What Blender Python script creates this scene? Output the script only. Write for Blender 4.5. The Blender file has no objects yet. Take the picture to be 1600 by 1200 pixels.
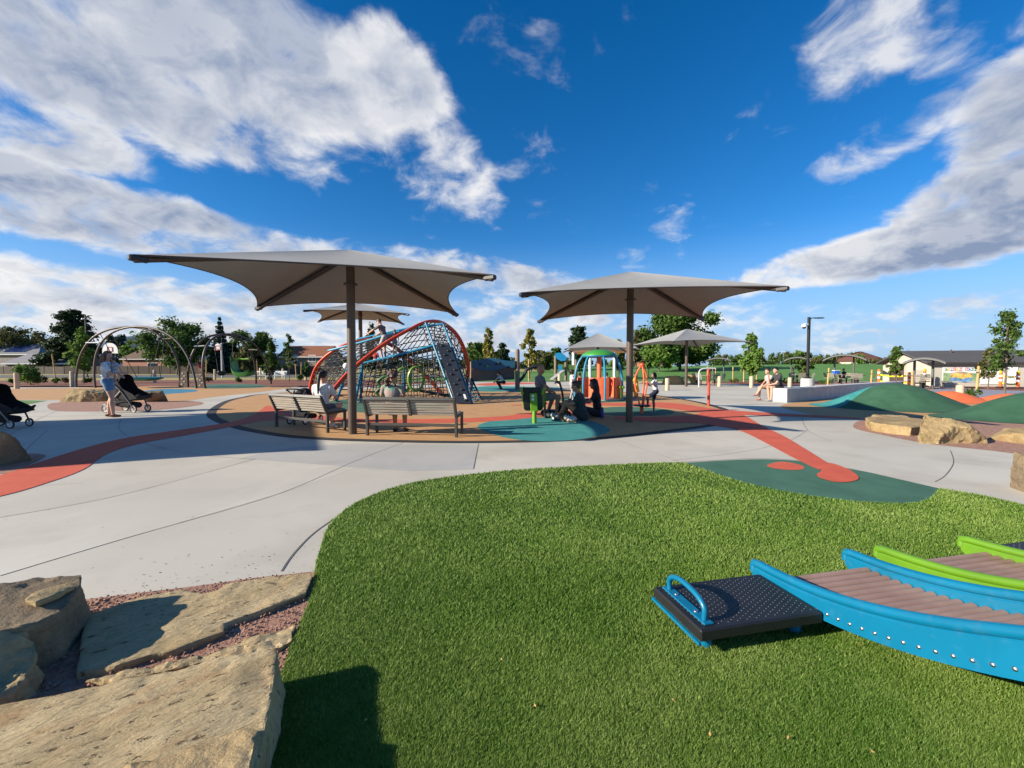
import bpy, bmesh, math, random
import numpy as np
from mathutils import Vector, Matrix, noise as mnoise
random.seed(7); np.random.seed(7)
PI = math.pi
sc = bpy.context.scene
C = sc.collection
# ------------------------------------------------------------------ camera
CH, FPX, HY = 1.3, 660.0, 576.0          # eye height, focal length and horizon row of the 1600x1200 photograph
PITCH = math.atan((600 - HY) / FPX)
cd = bpy.data.cameras.new('camera'); cam = bpy.data.objects.new('camera', cd); C.objects.link(cam)
cam.location = (0, 0, CH); cam.rotation_euler = (PI / 2 - PITCH, 0, 0)
cd.sensor_width = 36; cd.lens = FPX / 1600 * 36; cd.clip_start = 0.05; cd.clip_end = 60000
sc.camera = cam
# ------------------------------------------------------------------ light
SUN_EL = math.radians(22.3)
SH = math.radians(18.5)                   # shadows run to the right and 18.5 degrees away from the viewer
shadow_dir = Vector((math.cos(SH), math.sin(SH), 0))
to_sun = Vector((-math.cos(SH) * math.cos(SUN_EL), -math.sin(SH) * math.cos(SUN_EL), math.sin(SUN_EL)))
sl = bpy.data.lights.new('sun', 'SUN'); sun = bpy.data.objects.new('sun', sl); C.objects.link(sun)
sl.energy = 4.9; sl.angle = math.radians(0.5); sl.color = (1.0, 0.90, 0.75)
sun.rotation_euler = to_sun.to_track_quat('Z', 'Y').to_euler(); sun.location = (-30, -10, 15)
sc.view_settings.view_transform = 'Standard'; sc.view_settings.look = 'None'
sc.view_settings.exposure = 0.94; sc.view_settings.gamma = 1
sc.render.engine = 'CYCLES'
sc.cycles.use_denoising = True
sc.cycles.max_bounces = 6; sc.cycles.diffuse_bounces = 3; sc.cycles.glossy_bounces = 2
sc.cycles.transparent_max_bounces = 8; sc.cycles.caustics_reflective = False; sc.cycles.caustics_refractive = False

def pxdir(px, py):
    cp, sp = math.cos(PITCH), math.sin(PITCH)
    x, u = (px - 800) / FPX, (600 - py) / FPX
    return Vector((x, cp + u * sp, -sp + u * cp))
def G(px, py, z=0.0):                     # the point at height z that the photograph shows at that pixel
    d = pxdir(px, py); t = (z - CH) / d.z
    return Vector((d.x * t, d.y * t, z))
def D(px, py, depth):                     # the point at that distance
    d = pxdir(px, py); t = depth / d.y
    return Vector((d.x * t, depth, CH + d.z * t))

# ------------------------------------------------------------------ sky with broken cumulus
W = bpy.data.worlds.new('World'); sc.world = W; W.use_nodes = True
wn = W.node_tree.nodes; wl = W.node_tree.links; wn.clear()
def WN(t, **k):
    n = wn.new(t)
    for a, b in k.items(): setattr(n, a, b)
    return n
def wmath(op, a, b=None, clamp=False):
    n = WN('ShaderNodeMath', operation=op); n.use_clamp = clamp
    for i, v in enumerate((a, b)):
        if v is None: continue
        if isinstance(v, (int, float)): n.inputs[i].default_value = v
        else: wl.new(v, n.inputs[i])
    return n.outputs[0]
def wrange(v, a, b, c=0.0, d=1.0, smooth=True):
    n = WN('ShaderNodeMapRange'); n.interpolation_type = 'SMOOTHSTEP' if smooth else 'LINEAR'
    n.clamp = True
    wl.new(v, n.inputs[0])
    for i, x in enumerate((a, b, c, d)): n.inputs[i + 1].default_value = x
    return n.outputs[0]
def wmix(f, a, b):
    n = WN('ShaderNodeMix', data_type='RGBA')
    for s, v in ((0, f), (6, a), (7, b)):
        if isinstance(v, (tuple, list)): n.inputs[s].default_value = (*v, 1)
        elif isinstance(v, (int, float)): n.inputs[s].default_value = v
        else: wl.new(v, n.inputs[s])
    return n.outputs[2]
sky = WN('ShaderNodeTexSky', sky_type='NISHITA'); sky.sun_disc = False
sky.sun_elevation = SUN_EL; sky.sun_rotation = math.atan2(to_sun.x, to_sun.y)
sky.altitude = 1600; sky.air_density = 1.0; sky.dust_density = 0.3; sky.ozone_density = 3.0
geo = WN('ShaderNodeTexCoord')
dirv = geo.outputs['Generated']
sep = WN('ShaderNodeSeparateXYZ'); wl.new(dirv, sep.inputs[0])
zc = wmath('MAXIMUM', sep.outputs[2], 0.0)
den = wmath('ADD', zc, 0.42)
inv = wmath('DIVIDE', 1.0, den)
cu = WN('ShaderNodeVectorMath', operation='SCALE'); wl.new(dirv, cu.inputs[0]); wl.new(inv, cu.inputs[3])
flat = cu.outputs[0]
def noise(vec, scale, detail, rough, off=(0, 0, 0), dist=0.0):
    m = WN('ShaderNodeVectorMath', operation='ADD'); wl.new(vec, m.inputs[0]); m.inputs[1].default_value = off
    n = WN('ShaderNodeTexNoise'); wl.new(m.outputs[0], n.inputs['Vector'])
    n.inputs['Scale'].default_value = scale; n.inputs['Detail'].default_value = detail
    n.inputs['Roughness'].default_value = rough; n.inputs['Distortion'].default_value = dist
    return n.outputs[0]
def lobe(px, py, hw, hh, rot=0.0, amp=1.0):   # a bank of cloud lying in that direction of the sky
    c = pxdir(px, py); L = c.length; c = c.normalized()
    e = Vector((c.y, -c.x, 0)).normalized(); up = e.cross(c)
    k = 1.0 / FPX / L
    sx, sy = hw * k, hh * k * 1.0
    cr, sr = math.cos(rot), math.sin(rot)
    a, b = e * cr + up * sr, up * cr - e * sr
    def dot(v, s):
        n = WN('ShaderNodeVectorMath', operation='DOT_PRODUCT'); wl.new(dirv, n.inputs[0]); n.inputs[1].default_value = v / s
        return wmath('SUBTRACT', n.outputs['Value'], c.dot(v) / s)
    r2 = wmath('ADD', wmath('POWER', dot(a, sx), 2.0), wmath('POWER', dot(b, sy), 2.0))
    n = WN('ShaderNodeVectorMath', operation='DOT_PRODUCT'); wl.new(dirv, n.inputs[0]); n.inputs[1].default_value = c
    front = wrange(n.outputs['Value'], 0.0, 0.2)
    v = wmath('MULTIPLY', wrange(r2, 0.25, 1.9, amp, 0.0), front)
    return v
LOBES = [(130, 70, 270, 125, -0.10, 1.0), (420, 100, 230, 105, -0.15, 1.0), (600, 130, 95, 72, -0.2, .95), (400, 215, 120, 62, -0.25, .85), (690, 265, 95, 60, -0.5, .55), (50, 190, 150, 55, -.1, .85),
         (40, 305, 190, 58, -0.2, .95), (330, 368, 330, 40, -0.12, .95), (720, 425, 200, 30, -0.1, .7), (620, 505, 560, 48, 0, .66), (120, 455, 260, 40, 0, .7),
         (1440, 382, 260, 42, 0.10, 1.0), (1560, 305, 150, 80, 0.45, 1.0), (1640, 190, 110, 120, 0.4, .95), (1390, 215, 100, 36, 0.3, .55), (1375, 35, 120, 75, 0.2, .62),
         (1025, 315, 55, 50, -0.9, .12), (1580, 468, 160, 26, 0.05, .7), (1390, 530, 260, 22, 0, .45), (1080, 520, 260, 40, 0, .42), (1560, 70, 110, 60, .3, .35)]
cov = None
for l in LOBES:
    v = lobe(*l); cov = v if cov is None else wmath('MAXIMUM', cov, v)
# the rest of the sky carries the same broken cover
back = wmath('MULTIPLY', wrange(noise(flat, 0.7, 2, .5, (3.1, 1.7, 0)), .48, .66, 0, .9), wrange(sep.outputs[1], .25, -.1, 0, 1))
cov = wmath('MAXIMUM', cov, back)
def dens(off):
    big = noise(flat, 3.0, 3, .5, off, .2)
    fine = noise(flat, 8.5, 10, .58, (off[0] * 1 + 5.2, off[1] + 1.3, off[2]), .35)
    s = wmath('ADD', wmath('SUBTRACT', wmath('MULTIPLY', big, .85), .15), wmath('SUBTRACT', wmath('MULTIPLY', fine, 1.05), .15))
    return wmath('ADD', s, wmath('MULTIPLY', wmath('SUBTRACT', cov, .5), .61))
d0 = dens((0, 0, 0))
d1 = dens((-.085, -.03, .05))             # a step towards the sun
alpha = wmath('POWER', wrange(d0, .50, .92), 1.2)
lit = wrange(wmath('SUBTRACT', d0, d1), -.16, .16, -.5, .5, False)
core = wrange(d0, .70, 1.04)
soft = wrange(noise(flat, 1.3, 4, .5, (7.7, 2.2, 4.0)), .35, .65, -.22, .22)
shade = wmath('ADD', wmath('SUBTRACT', wmath('MULTIPLY', core, .62), wmath('MULTIPLY', lit, .60)), wmath('ADD', soft, .12), True)
ccol = wmix(shade, (0.47, 0.47, 0.475), (0.135, 0.175, 0.26))
# clear air: the sky model, toned to the deep blue of high altitude air
hs = WN('ShaderNodeHueSaturation'); wl.new(sky.outputs[0], hs.inputs['Color']); hs.inputs['Saturation'].default_value = 1.34; hs.inputs['Value'].default_value = 1.0; hs.inputs['Hue'].default_value = .503
sc_ = WN('ShaderNodeVectorMath', operation='SCALE'); wl.new(hs.outputs[0], sc_.inputs[0]); sc_.inputs[3].default_value = 0.088
blue = sc_.outputs[0]
hazeb = wrange(zc, 0.0, .30, .92, 0.0)
blue = wmix(hazeb, blue, (0.19, 0.285, 0.43))
alpha = wmath('MULTIPLY', alpha, wrange(zc, -.02, .05, .75, 1.0))
final = wmix(alpha, blue, ccol)
bg = WN('ShaderNodeBackground'); wl.new(final, bg.inputs[0]); bg.inputs[1].default_value = 1.0
wo = WN('ShaderNodeOutputWorld'); wl.new(bg.outputs[0], wo.inputs[0])
W.cycles.sampling_method = 'MANUAL'; W.cycles.sample_map_resolution = 512

# ------------------------------------------------------------------ mesh helpers
class MB:
    def __init__(s): s.v = []; s.f = []
    def add(s, v, f):
        o = len(s.v); s.v += [tuple(p) for p in v]; s.f += [tuple(i + o for i in q) for q in f]; return s
    def box(s, c, size, M=None, bev=0.0):
        x, y, z = (k / 2 for k in size); c = Vector(c); b = min(bev, x * .9, y * .9, z * .9)
        if b <= 0:
            V = [Vector(p) for p in ((-x, -y, -z), (x, -y, -z), (x, y, -z), (-x, y, -z), (-x, -y, z), (x, -y, z), (x, y, z), (-x, y, z))]
            F = [(0, 3, 2, 1), (4, 5, 6, 7), (0, 1, 5, 4), (1, 2, 6, 5), (2, 3, 7, 6), (3, 0, 4, 7)]
        else:
            V = []; 
            for sx in (-1, 1):
                for sy in (-1, 1):
                    for sz in (-1, 1):
                        V += [Vector((sx * x, sy * (y - b), sz * (z - b))), Vector((sx * (x - b), sy * y, sz * (z - b))), Vector((sx * (x - b), sy * (y - b), sz * z))]
            def I(a, b_, c_, k): return ((a * 2 + b_) * 2 + c_) * 3 + k
            F = []
            F += [(I(0,0,0,0), I(0,0,1,0), I(0,1,1,0), I(0,1,0,0)), (I(1,0,0,0), I(1,1,0,0), I(1,1,1,0), I(1,0,1,0))]
            F += [(I(0,0,0,1), I(1,0,0,1), I(1,0,1,1), I(0,0,1,1)), (I(0,1,0,1), I(0,1,1,1), I(1,1,1,1), I(1,1,0,1))]
            F += [(I(0,0,0,2), I(0,1,0,2), I(1,1,0,2), I(1,0,0,2)), (I(0,0,1,2), I(1,0,1,2), I(1,1,1,2), I(0,1,1,2))]
            for a in (0, 1):
                for b_ in (0, 1):
                    F.append((I(a,b_,0,0), I(a,b_,1,0), I(a,b_,1,1), I(a,b_,0,1)))
                    F.append((I(a,0,b_,0), I(a,1,b_,0), I(a,1,b_,2), I(a,0,b_,2)))
                    F.append((I(0,a,b_,1), I(1,a,b_,1), I(1,a,b_,2), I(0,a,b_,2)))
                    for c_ in (0, 1): F.append((I(a,b_,c_,0), I(a,b_,c_,1), I(a,b_,c_,2)))
        if M is not None: V = [M @ p for p in V]
        return s.add([p + c for p in V], F)
    def beam(s, p, q, w, h, up=(0, 0, 1), bev=0.0):    # a rectangular bar from p to q
        p, q = Vector(p), Vector(q); d = q - p; L = d.length; d.normalize(); up = Vector(up)
        if abs(d.dot(up)) > .98: up = Vector((0, 1, 0))
        sd_ = d.cross(up).normalized(); u = sd_.cross(d)
        M = Matrix((d, sd_, u)).transposed()
        return s.box((p + q) / 2, (L, w, h), M, bev)
    def tube(s, path, r, n=8, closed=False, caps=True, flat=1.0):
        P = [Vector(p) for p in path]; m = len(P)
        R = r if isinstance(r, (list, tuple)) else [r] * m
        V = []; prev = None
        for i in range(m):
            a = P[i - 1] if (i or closed) else P[i]; b = P[(i + 1) % m] if (i < m - 1 or closed) else P[i]
            t = (b - a)
            if t.length < 1e-9: t = Vector((0, 0, 1))
            t.normalize()
            if prev is None:
                u = Vector((0, 0, 1)) if abs(t.z) < .9 else Vector((1, 0, 0))
            else: u = prev
            u = (u - t * u.dot(t))
            if u.length < 1e-6: u = t.orthogonal()
            u.normalize(); w = t.cross(u); prev = u
            for k in range(n):
                an = 2 * PI * k / n
                V.append(P[i] + (u * math.cos(an) * flat + w * math.sin(an)) * R[i])
        F = []
        for i in range(m if closed else m - 1):
            j = (i + 1) % m
            for k in range(n):
                l = (k + 1) % n
                F.append((i * n + k, i * n + l, j * n + l, j * n + k))
        if caps and not closed:
            F.append(tuple(range(n))[::-1]); F.append(tuple((m - 1) * n + k for k in range(n)))
        return s.add(V, F)
    def lathe(s, prof, c=(0, 0, 0), n=16, a0=0.0, a1=2 * PI, caps=True):
        full = abs(a1 - a0 - 2 * PI) < 1e-6; m = n if full else n + 1; c = Vector(c); V = []; F = []
        for r, z in prof:
            for k in range(m):
                an = a0 + (a1 - a0) * k / n; V.append(c + Vector((r * math.cos(an), r * math.sin(an), z)))
        for i in range(len(prof) - 1):
            for k in range(n):
                l = (k + 1) % m
                F.append((i * m + k, i * m + l, (i + 1) * m + l, (i + 1) * m + k))
        if full and caps:
            if prof[0][0] > 1e-6: F.append(tuple(range(m))[::-1])
            if prof[-1][0] > 1e-6: F.append(tuple((len(prof) - 1) * m + k for k in range(m)))
        return s.add(V, F)
    def prism(s, poly, z0, z1):
        n = len(poly); V = [Vector((p[0], p[1], z0)) for p in poly] + [Vector((p[0], p[1], z1)) for p in poly]
        return s.add(V, [tuple(range(n))[::-1], tuple(range(n, 2 * n))] + [(i, (i + 1) % n, n + (i + 1) % n, n + i) for i in range(n)])
    def plate(s, poly, th):          # a flat outline in 3D given a thickness
        P = [Vector(p) for p in poly]; n = len(P)
        nr = Vector((0, 0, 0))
        for i in range(n): nr += (P[i] - P[0]).cross(P[(i + 1) % n] - P[0])
        nr.normalize(); V = [p - nr * th / 2 for p in P] + [p + nr * th / 2 for p in P]
        return s.add(V, [tuple(range(n))[::-1], tuple(range(n, 2 * n))] + [(i, (i + 1) % n, n + (i + 1) % n, n + i) for i in range(n)])
    def ell(s, c, r, n=12, m=8, M=None):
        c = Vector(c); V = []; F = []
        for i in range(m + 1):
            ph = -PI / 2 + PI * i / m
            for k in range(n):
                a = 2 * PI * k / n; p = Vector((r[0] * math.cos(ph) * math.cos(a), r[1] * math.cos(ph) * math.sin(a), r[2] * math.sin(ph)))
                V.append(c + (M @ p if M is not None else p))
        for i in range(m):
            for k in range(n): F.append((i * n + k, i * n + (k + 1) % n, (i + 1) * n + (k + 1) % n, (i + 1) * n + k))
        return s.add(V, F)
def mesh_np(name, V, F4=None, F3=None):
    me = bpy.data.meshes.new(name); V = np.asarray(V, np.float32)
    me.vertices.add(len(V)); me.vertices.foreach_set('co', V.ravel())
    k = 4 if F4 is not None else 3; F = np.asarray(F4 if F4 is not None else F3, np.int32)
    me.loops.add(F.size); me.loops.foreach_set('vertex_index', F.ravel())
    me.polygons.add(len(F)); me.polygons.foreach_set('loop_start', np.arange(0, F.size, k, dtype=np.int32))
    me.polygons.foreach_set('loop_total', np.full(len(F), k, np.int32)); me.update(calc_edges=True); return me
def link(name, data, parent=None):
    o = bpy.data.objects.new(name, data); C.objects.link(o)
    if parent: o.parent = parent
    return o
def obj(mb, name, mat, parent=None, world=False, smooth=False, fix=False):
    me = bpy.data.meshes.new(name)
    me.from_pydata([tuple(v) for v in mb.v], [], mb.f); me.update()
    bm = bmesh.new(); bm.from_mesh(me)
    if fix: bmesh.ops.remove_doubles(bm, verts=bm.verts, dist=1e-5)
    bmesh.ops.recalc_face_normals(bm, faces=bm.faces); bm.to_mesh(me); bm.free()
    if mat: me.materials.append(mat)
    if smooth:
        me.shade_smooth()
        if smooth != 'all':
            try: me.set_sharp_from_angle(angle=math.radians(38))
            except Exception: pass
    o = link(name, me, parent)
    if world and parent is not None and parent.parent is None: o.location = -Vector(parent.location)
    return o
def tag(o, label=None, cat=None, group=None, kind=None):
    for k, v in (('label', label), ('category', cat), ('group', group), ('kind', kind)):
        if v: o[k] = v
    return o
def thing(name, label, cat, loc=(0, 0, 0), rz=0.0, group=None):
    o = bpy.data.objects.new(name, None); C.objects.link(o); o.location = loc; o.rotation_euler = (0, 0, rz)
    o.empty_display_size = .2
    return tag(o, label, cat, group)
def copy_tree(o, parent=None):
    c = o.copy(); C.objects.link(c)
    if parent: c.parent = parent
    for ch in list(o.children): copy_tree(ch, c)
    return c
def cr(P, n=8, closed=False):                  # Catmull-Rom through points
    P = [Vector(p) for p in P]; m = len(P); out = []
    for i in range(m if closed else m - 1):
        if closed: a, b, c, d = P[i - 1], P[i], P[(i + 1) % m], P[(i + 2) % m]
        else: a, b, c, d = P[max(i - 1, 0)], P[i], P[i + 1], P[min(i + 2, m - 1)]
        for k in range(n):
            t = k / n
            out.append(.5 * ((2 * b) + (c - a) * t + (2 * a - 5 * b + 4 * c - d) * t * t + (3 * b - a - 3 * c + d) * t ** 3))
    if not closed: out.append(P[-1])
    return out
def lerp(a, b, t): return a + (b - a) * t

# ------------------------------------------------------------------ materials
MATS = {}
def mat(name, col, rough=.6, var=.12, scale=6.0, bump=0.0, bscale=60.0, metal=0.0, spec=.5, detail=4.0, col2=None, spk=0.0, spkscale=300.0, spkcol=None, coat=0.0, stretch=None, attr=None, trans=0.0, sheen=0.0):
    if name in MATS: return MATS[name]
    m = bpy.data.materials.new(name); m.use_nodes = True; nt = m.node_tree; N = nt.nodes; L = nt.links
    b = N['Principled BSDF']
    b.inputs['Roughness'].default_value = rough; b.inputs['Metallic'].default_value = metal
    b.inputs['Specular IOR Level'].default_value = spec
    if coat: b.inputs['Coat Weight'].default_value = coat; b.inputs['Coat Roughness'].default_value = .15
    if sheen: b.inputs['Sheen Weight'].default_value = sheen
    tc = N.new('ShaderNodeTexCoord'); vec = tc.outputs['Object']
    if stretch:
        mp = N.new('ShaderNodeMapping'); L.new(vec, mp.inputs[0]); mp.inputs['Scale'].default_value = stretch; vec = mp.outputs[0]
    def nz(s, d, r=.55):
        n = N.new('ShaderNodeTexNoise'); L.new(vec, n.inputs['Vector']); n.inputs['Scale'].default_value = s; n.inputs['Detail'].default_value = d; n.inputs['Roughness'].default_value = r; return n.outputs[0]
    def mix(f, a, c, mode='MIX'):
        n = N.new('ShaderNodeMix'); n.data_type = 'RGBA'; n.blend_type = mode
        for s_, v in ((0, f), (6, a), (7, c)):
            if isinstance(v, (tuple, list)): n.inputs[s_].default_value = (*v[:3], 1)
            elif isinstance(v, (int, float)): n.inputs[s_].default_value = v
            else: L.new(v, n.inputs[s_])
        return n.outputs[2]
    def rng(v, a, c, d=0., e=1.):
        n = N.new('ShaderNodeMapRange'); L.new(v, n.inputs[0])
        for i, x in enumerate((a, c, d, e)): n.inputs[i + 1].default_value = x
        return n.outputs[0]
    lo = tuple(c * (1 - var) for c in col); hi = tuple(min(1, c * (1 + var)) for c in (col2 or col))
    if col2: lo = col
    if col2: hi = col2
    f = rng(nz(scale, detail), .3, .7)
    out = mix(f, lo, hi)
    if attr:
        at = N.new('ShaderNodeAttribute'); at.attribute_name = 'rnd'
        out = mix(rng(at.outputs['Fac'], 0, 1), out, attr)
    if spk:
        out = mix(rng(nz(spkscale, 2, .6), .56, .70, 0, spk), out, spkcol or tuple(c * .35 for c in col))
    L.new(out, b.inputs['Base Color'])
    if bump:
        bp = N.new('ShaderNodeBump'); bp.inputs['Strength'].default_value = bump; bp.inputs['Distance'].default_value = .01
        L.new(nz(bscale, 5, .65), bp.inputs['Height']); L.new(bp.outputs[0], b.inputs['Normal'])
    if trans:
        tr = N.new('ShaderNodeBsdfTranslucent'); L.new(out, tr.inputs[0]); ms = N.new('ShaderNodeMixShader'); ms.inputs[0].default_value = trans
        L.new(b.outputs[0], ms.inputs[1]); L.new(tr.outputs[0], ms.inputs[2])
        L.new(ms.outputs[0], N['Material Output'].inputs[0])
    MATS[name] = m; return m
def paint(name, col, rough=.38): return mat(name, col, rough, .10, 5, .05, 90, coat=.12, detail=7, spk=.10, spkscale=22, spkcol=tuple(min(1, c * .6 + .10) for c in col))
def nodes_mat(name, rough):
    m = bpy.data.materials.new(name); m.use_nodes = True; nt = m.node_tree; N = nt.nodes; L = nt.links; b = N['Principled BSDF']; b.inputs['Roughness'].default_value = rough; b.inputs['Specular IOR Level'].default_value = .3
    tc = N.new('ShaderNodeTexCoord')
    class H: pass
    h = H()
    def nz(s, d=4, r=.55, sc_=None, dist=0.0, rz=0.0):
        v = tc.outputs['Object']
        if sc_:
            if rz: mr = N.new('ShaderNodeMapping'); L.new(v, mr.inputs[0]); mr.inputs['Rotation'].default_value = (0, 0, rz); v = mr.outputs[0]
            mp = N.new('ShaderNodeMapping'); L.new(v, mp.inputs[0]); mp.inputs['Scale'].default_value = sc_; v = mp.outputs[0]
        n = N.new('ShaderNodeTexNoise'); L.new(v, n.inputs['Vector']); n.inputs['Scale'].default_value = s; n.inputs['Detail'].default_value = d; n.inputs['Roughness'].default_value = r; n.inputs['Distortion'].default_value = dist; return n.outputs[0]
    def rng(v, a_, c, d=0., e=1.):
        n = N.new('ShaderNodeMapRange'); L.new(v, n.inputs[0])
        for i_, x in enumerate((a_, c, d, e)): n.inputs[i_ + 1].default_value = x
        return n.outputs[0]
    def mix(f, a_, c, mode='MIX'):
        n = N.new('ShaderNodeMix'); n.data_type = 'RGBA'; n.blend_type = mode
        for s_, v in ((0, f), (6, a_), (7, c)):
            if isinstance(v, (tuple, list)): n.inputs[s_].default_value = (*v[:3], 1)
            elif isinstance(v, (int, float)): n.inputs[s_].default_value = v
            else: L.new(v, n.inputs[s_])
        return n.outputs[2]
    def vor(s, sc_=None):
        v = tc.outputs['Object']
        if sc_: mp = N.new('ShaderNodeMapping'); L.new(v, mp.inputs[0]); mp.inputs['Scale'].default_value = sc_; v = mp.outputs[0]
        n = N.new('ShaderNodeTexVoronoi'); L.new(v, n.inputs['Vector']); n.inputs['Scale'].default_value = s; return n.outputs['Distance']
    def bump(hs):
        prev = None
        for v, st, ds in hs:
            n = N.new('ShaderNodeBump'); n.inputs['Strength'].default_value = st; n.inputs['Distance'].default_value = ds; L.new(v, n.inputs['Height'])
            if prev is not None: L.new(prev, n.inputs['Normal'])
            prev = n.outputs[0]
        L.new(prev, b.inputs['Normal'])
    h.nz, h.rng, h.mix, h.vor, h.bump, h.b, h.L = nz, rng, mix, vor, bump, b, L
    MATS[name] = m; return m, h
def concrete(name, lo, hi, stain):
    m, h = nodes_mat(name, .85)
    c = h.mix(h.rng(h.nz(.32, 3), .32, .68), lo, hi)
    c = h.mix(h.rng(h.nz(1.1, 7, .62, None, .4),   .50, .74, 0, .55), c, stain)
    c = h.mix(h.rng(h.nz(3.2, 6, .65, (1, .35, 1)), .58, .80, 0, .30), c, tuple(x * 1.12 for x in hi))
    c = h.mix(h.rng(h.nz(95, 3, .7), .35, .75, 0, .16), c, tuple(x * .72 for x in lo))
    c = h.mix(h.rng(h.nz(16, 2, .6), .70, .76, 0, .45), c, tuple(x * .45 for x in stain))
    h.L.new(c, h.b.inputs['Base Color']); h.bump([(h.nz(70, 4, .7, (1, .06, 1)), .10, .004), (h.nz(160, 3, .7), .12, .003)]); return m
def stone(name, cols, pit=.5, sc_=1.0, strata=(1, 1, 1), bst=1.0, rz=0.0):
    m, h = nodes_mat(name, .93)
    c = h.mix(h.rng(h.nz(1.5 * sc_, 5, .6, strata, .12, rz), .36, .62), cols[0], cols[1])
    c = h.mix(h.rng(h.nz(2.3 * sc_, 6, .66, strata, .2, rz), .54, .70, 0, .85), c, cols[2])
    c = h.mix(h.rng(h.nz(26 * sc_, 5, .7, strata if rz else (1, 1, 1), 0, rz), .42, .75, 0, .42), c, tuple(x * .5 for x in cols[0]))
    c = h.mix(h.rng(h.nz(60 * sc_, 3, .7), .5, .8, 0, .35), c, tuple(min(1, x * 1.5) for x in cols[1]))
    pv = h.nz(17 * sc_, 4, .6, (1, 2.4, 1), .1, rz * .6 or .01)
    c = h.mix(h.rng(pv, .63, .70, 0, pit), c, cols[3])
    h.L.new(c, h.b.inputs['Base Color'])
    h.bump([(h.nz(7 * sc_, 8, .68, strata, .1, rz), .75 * bst, .03), (h.rng(pv, .60, .70, 1, 0), .8 * bst * pit, .012), (h.nz(80 * sc_, 5, .75), .45 * bst, .006)]); return m
CONC = concrete('concrete', (.425, .395, .335), (.55, .518, .445), (.345, .315, .26))
CONC3 = concrete('concrete_pale', (.46, .43, .368), (.585, .552, .478), (.38, .35, .295))
CONC2 = concrete('concrete_smooth', (.37, .36, .335), (.43, .42, .395), (.30, .29, .265))
CONCW = mat('concrete_wall', (.40, .40, .39), .85, .1, 2.5, .15, 30, col2=(.52, .515, .49))
RTAN = mat('rubber_tan', (.42, .225, .09), .9, .1, 3, .3, 260, col2=(.50, .28, .115), spk=.45, spkscale=130, spkcol=(.24, .12, .05))
RRED = mat('rubber_red', (.50, .078, .038), .9, .1, 3, .3, 260, col2=(.60, .105, .052), spk=.4, spkscale=130)
RTEAL = mat('rubber_teal', (.02, .195, .185), .9, .1, 3, .3, 260, col2=(.045, .26, .245), spk=.4, spkscale=130)
RGRN = mat('rubber_green', (.03, .105, .065), .9, .1, 3, .3, 260, col2=(.05, .15, .095), spk=.4, spkscale=130)
RMND = mat('rubber_mound_green', (.018, .072, .036), .9, .1, 3, .3, 260, col2=(.032, .105, .055), spk=.4, spkscale=130)
RBLK = mat('rubber_black', (.018, .018, .02), .9, .2, 8, .3, 200)
RORG = mat('rubber_orange', (.60, .12, .035), .9, .1, 3, .3, 260, col2=(.68, .15, .05), spk=.4, spkscale=130)
JOINT = mat('joint_dark', (.10, .095, .09), .95)  # dark ribbon colour along the saw cuts
DIRT = mat('red_gravel', (.24, .115, .075), .95, .3, 14, 1.0, 60, col2=(.43, .25, .18), spk=.55, spkscale=45, spkcol=(.11, .05, .032))
MULCH = mat('bark_mulch', (.12, .035, .018), .95, .3, 10, 1.0, 40, col2=(.26, .085, .045), spk=.7, spkscale=25, spkcol=(.03, .01, .006))
SAND = mat('wood_fibre', (.46, .33, .19), .95, .2, 5, .6, 60, col2=(.62, .47, .30), spk=.5, spkscale=30)
LAWN = mat('lawn', (.055, .16, .018), .95, .3, .35, .6, 30, col2=(.10, .25, .03), spk=.4, spkscale=18)
DRYG = mat('dry_grass', (.22, .19, .045), .95, .3, .3, .7, 25, col2=(.40, .32, .10), spk=.5, spkscale=9)
ASPH = mat('asphalt', (.10, .10, .105), .9, .2, .5, .2, 60)
PAVER = mat('paver_red', (.38, .24, .18), .9, .15, 4, .2, 50)
PURPLE = mat('court_grey', (.25, .25, .29), .9, .08, 1.0)
BROWNM = mat('bronze_powder_coat', (.085, .058, .042), .45, .1, 5, .05, 120)
FABRIC = mat('shade_fabric', (.29, .29, .28), .85, .06, 2.0, .12, 400, trans=.05)
BLACKP = mat('black_plastic', (.012, .012, .013), .5, .2, 9, .1, 120)
BLACKF = mat('black_fabric', (.014, .014, .016), .95, .2, 9, .3, 60)
STEEL = mat('galvanised_steel', (.55, .55, .55), .35, .1, 12, metal=1.0)
WHITEP = paint('white_paint', (.80, .80, .78))
BLUEP = paint('blue_paint', (.0015, .135, .25), .36)
BLUED = paint('teal_blue_steel', (.012, .16, .26), .4)
LIMEP = paint('lime_paint', (.15, .32, .014), .42)
REDP = paint('red_paint', (.60, .055, .018), .34)
ORGP = paint('orange_plastic', (.80, .15, .055), .45)
GRNP = paint('green_plastic', (.05, .27, .03), .42)
WOODP = mat('peeled_log', (.50, .38, .25), .8, .15, 10, .2, 40, stretch=(1, 1, .15), col2=(.62, .50, .36))
STAKE = mat('pine_stake', (.55, .34, .13), .8, .15, 12, .2, 60, stretch=(1, 1, .1))
SLAT = mat('bench_slat', (.26, .225, .18), .75, .12, 9, .15, 70, stretch=(.3, 3, 3), col2=(.34, .30, .245))
ROLLER = mat('roller_plastic', (.27, .165, .125), .5, .12, 5, .12, 80, col2=(.36, .235, .185))
STONE = stone('sandstone', [(.34, .24, .115), (.50, .38, .21), (.36, .17, .06), (.14, .08, .04)], .35)
STONE2 = stone('sandstone_pitted', [(.35, .26, .135), (.50, .395, .225), (.38, .235, .11), (.10, .05, .028)], .97, 1.1, (1, 3.2, 1), .9, -.75)
STONE3 = stone('sandstone_dark', [(.16, .125, .085), (.34, .25, .14), (.075, .065, .055), (.05, .035, .025)], .5)
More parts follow.
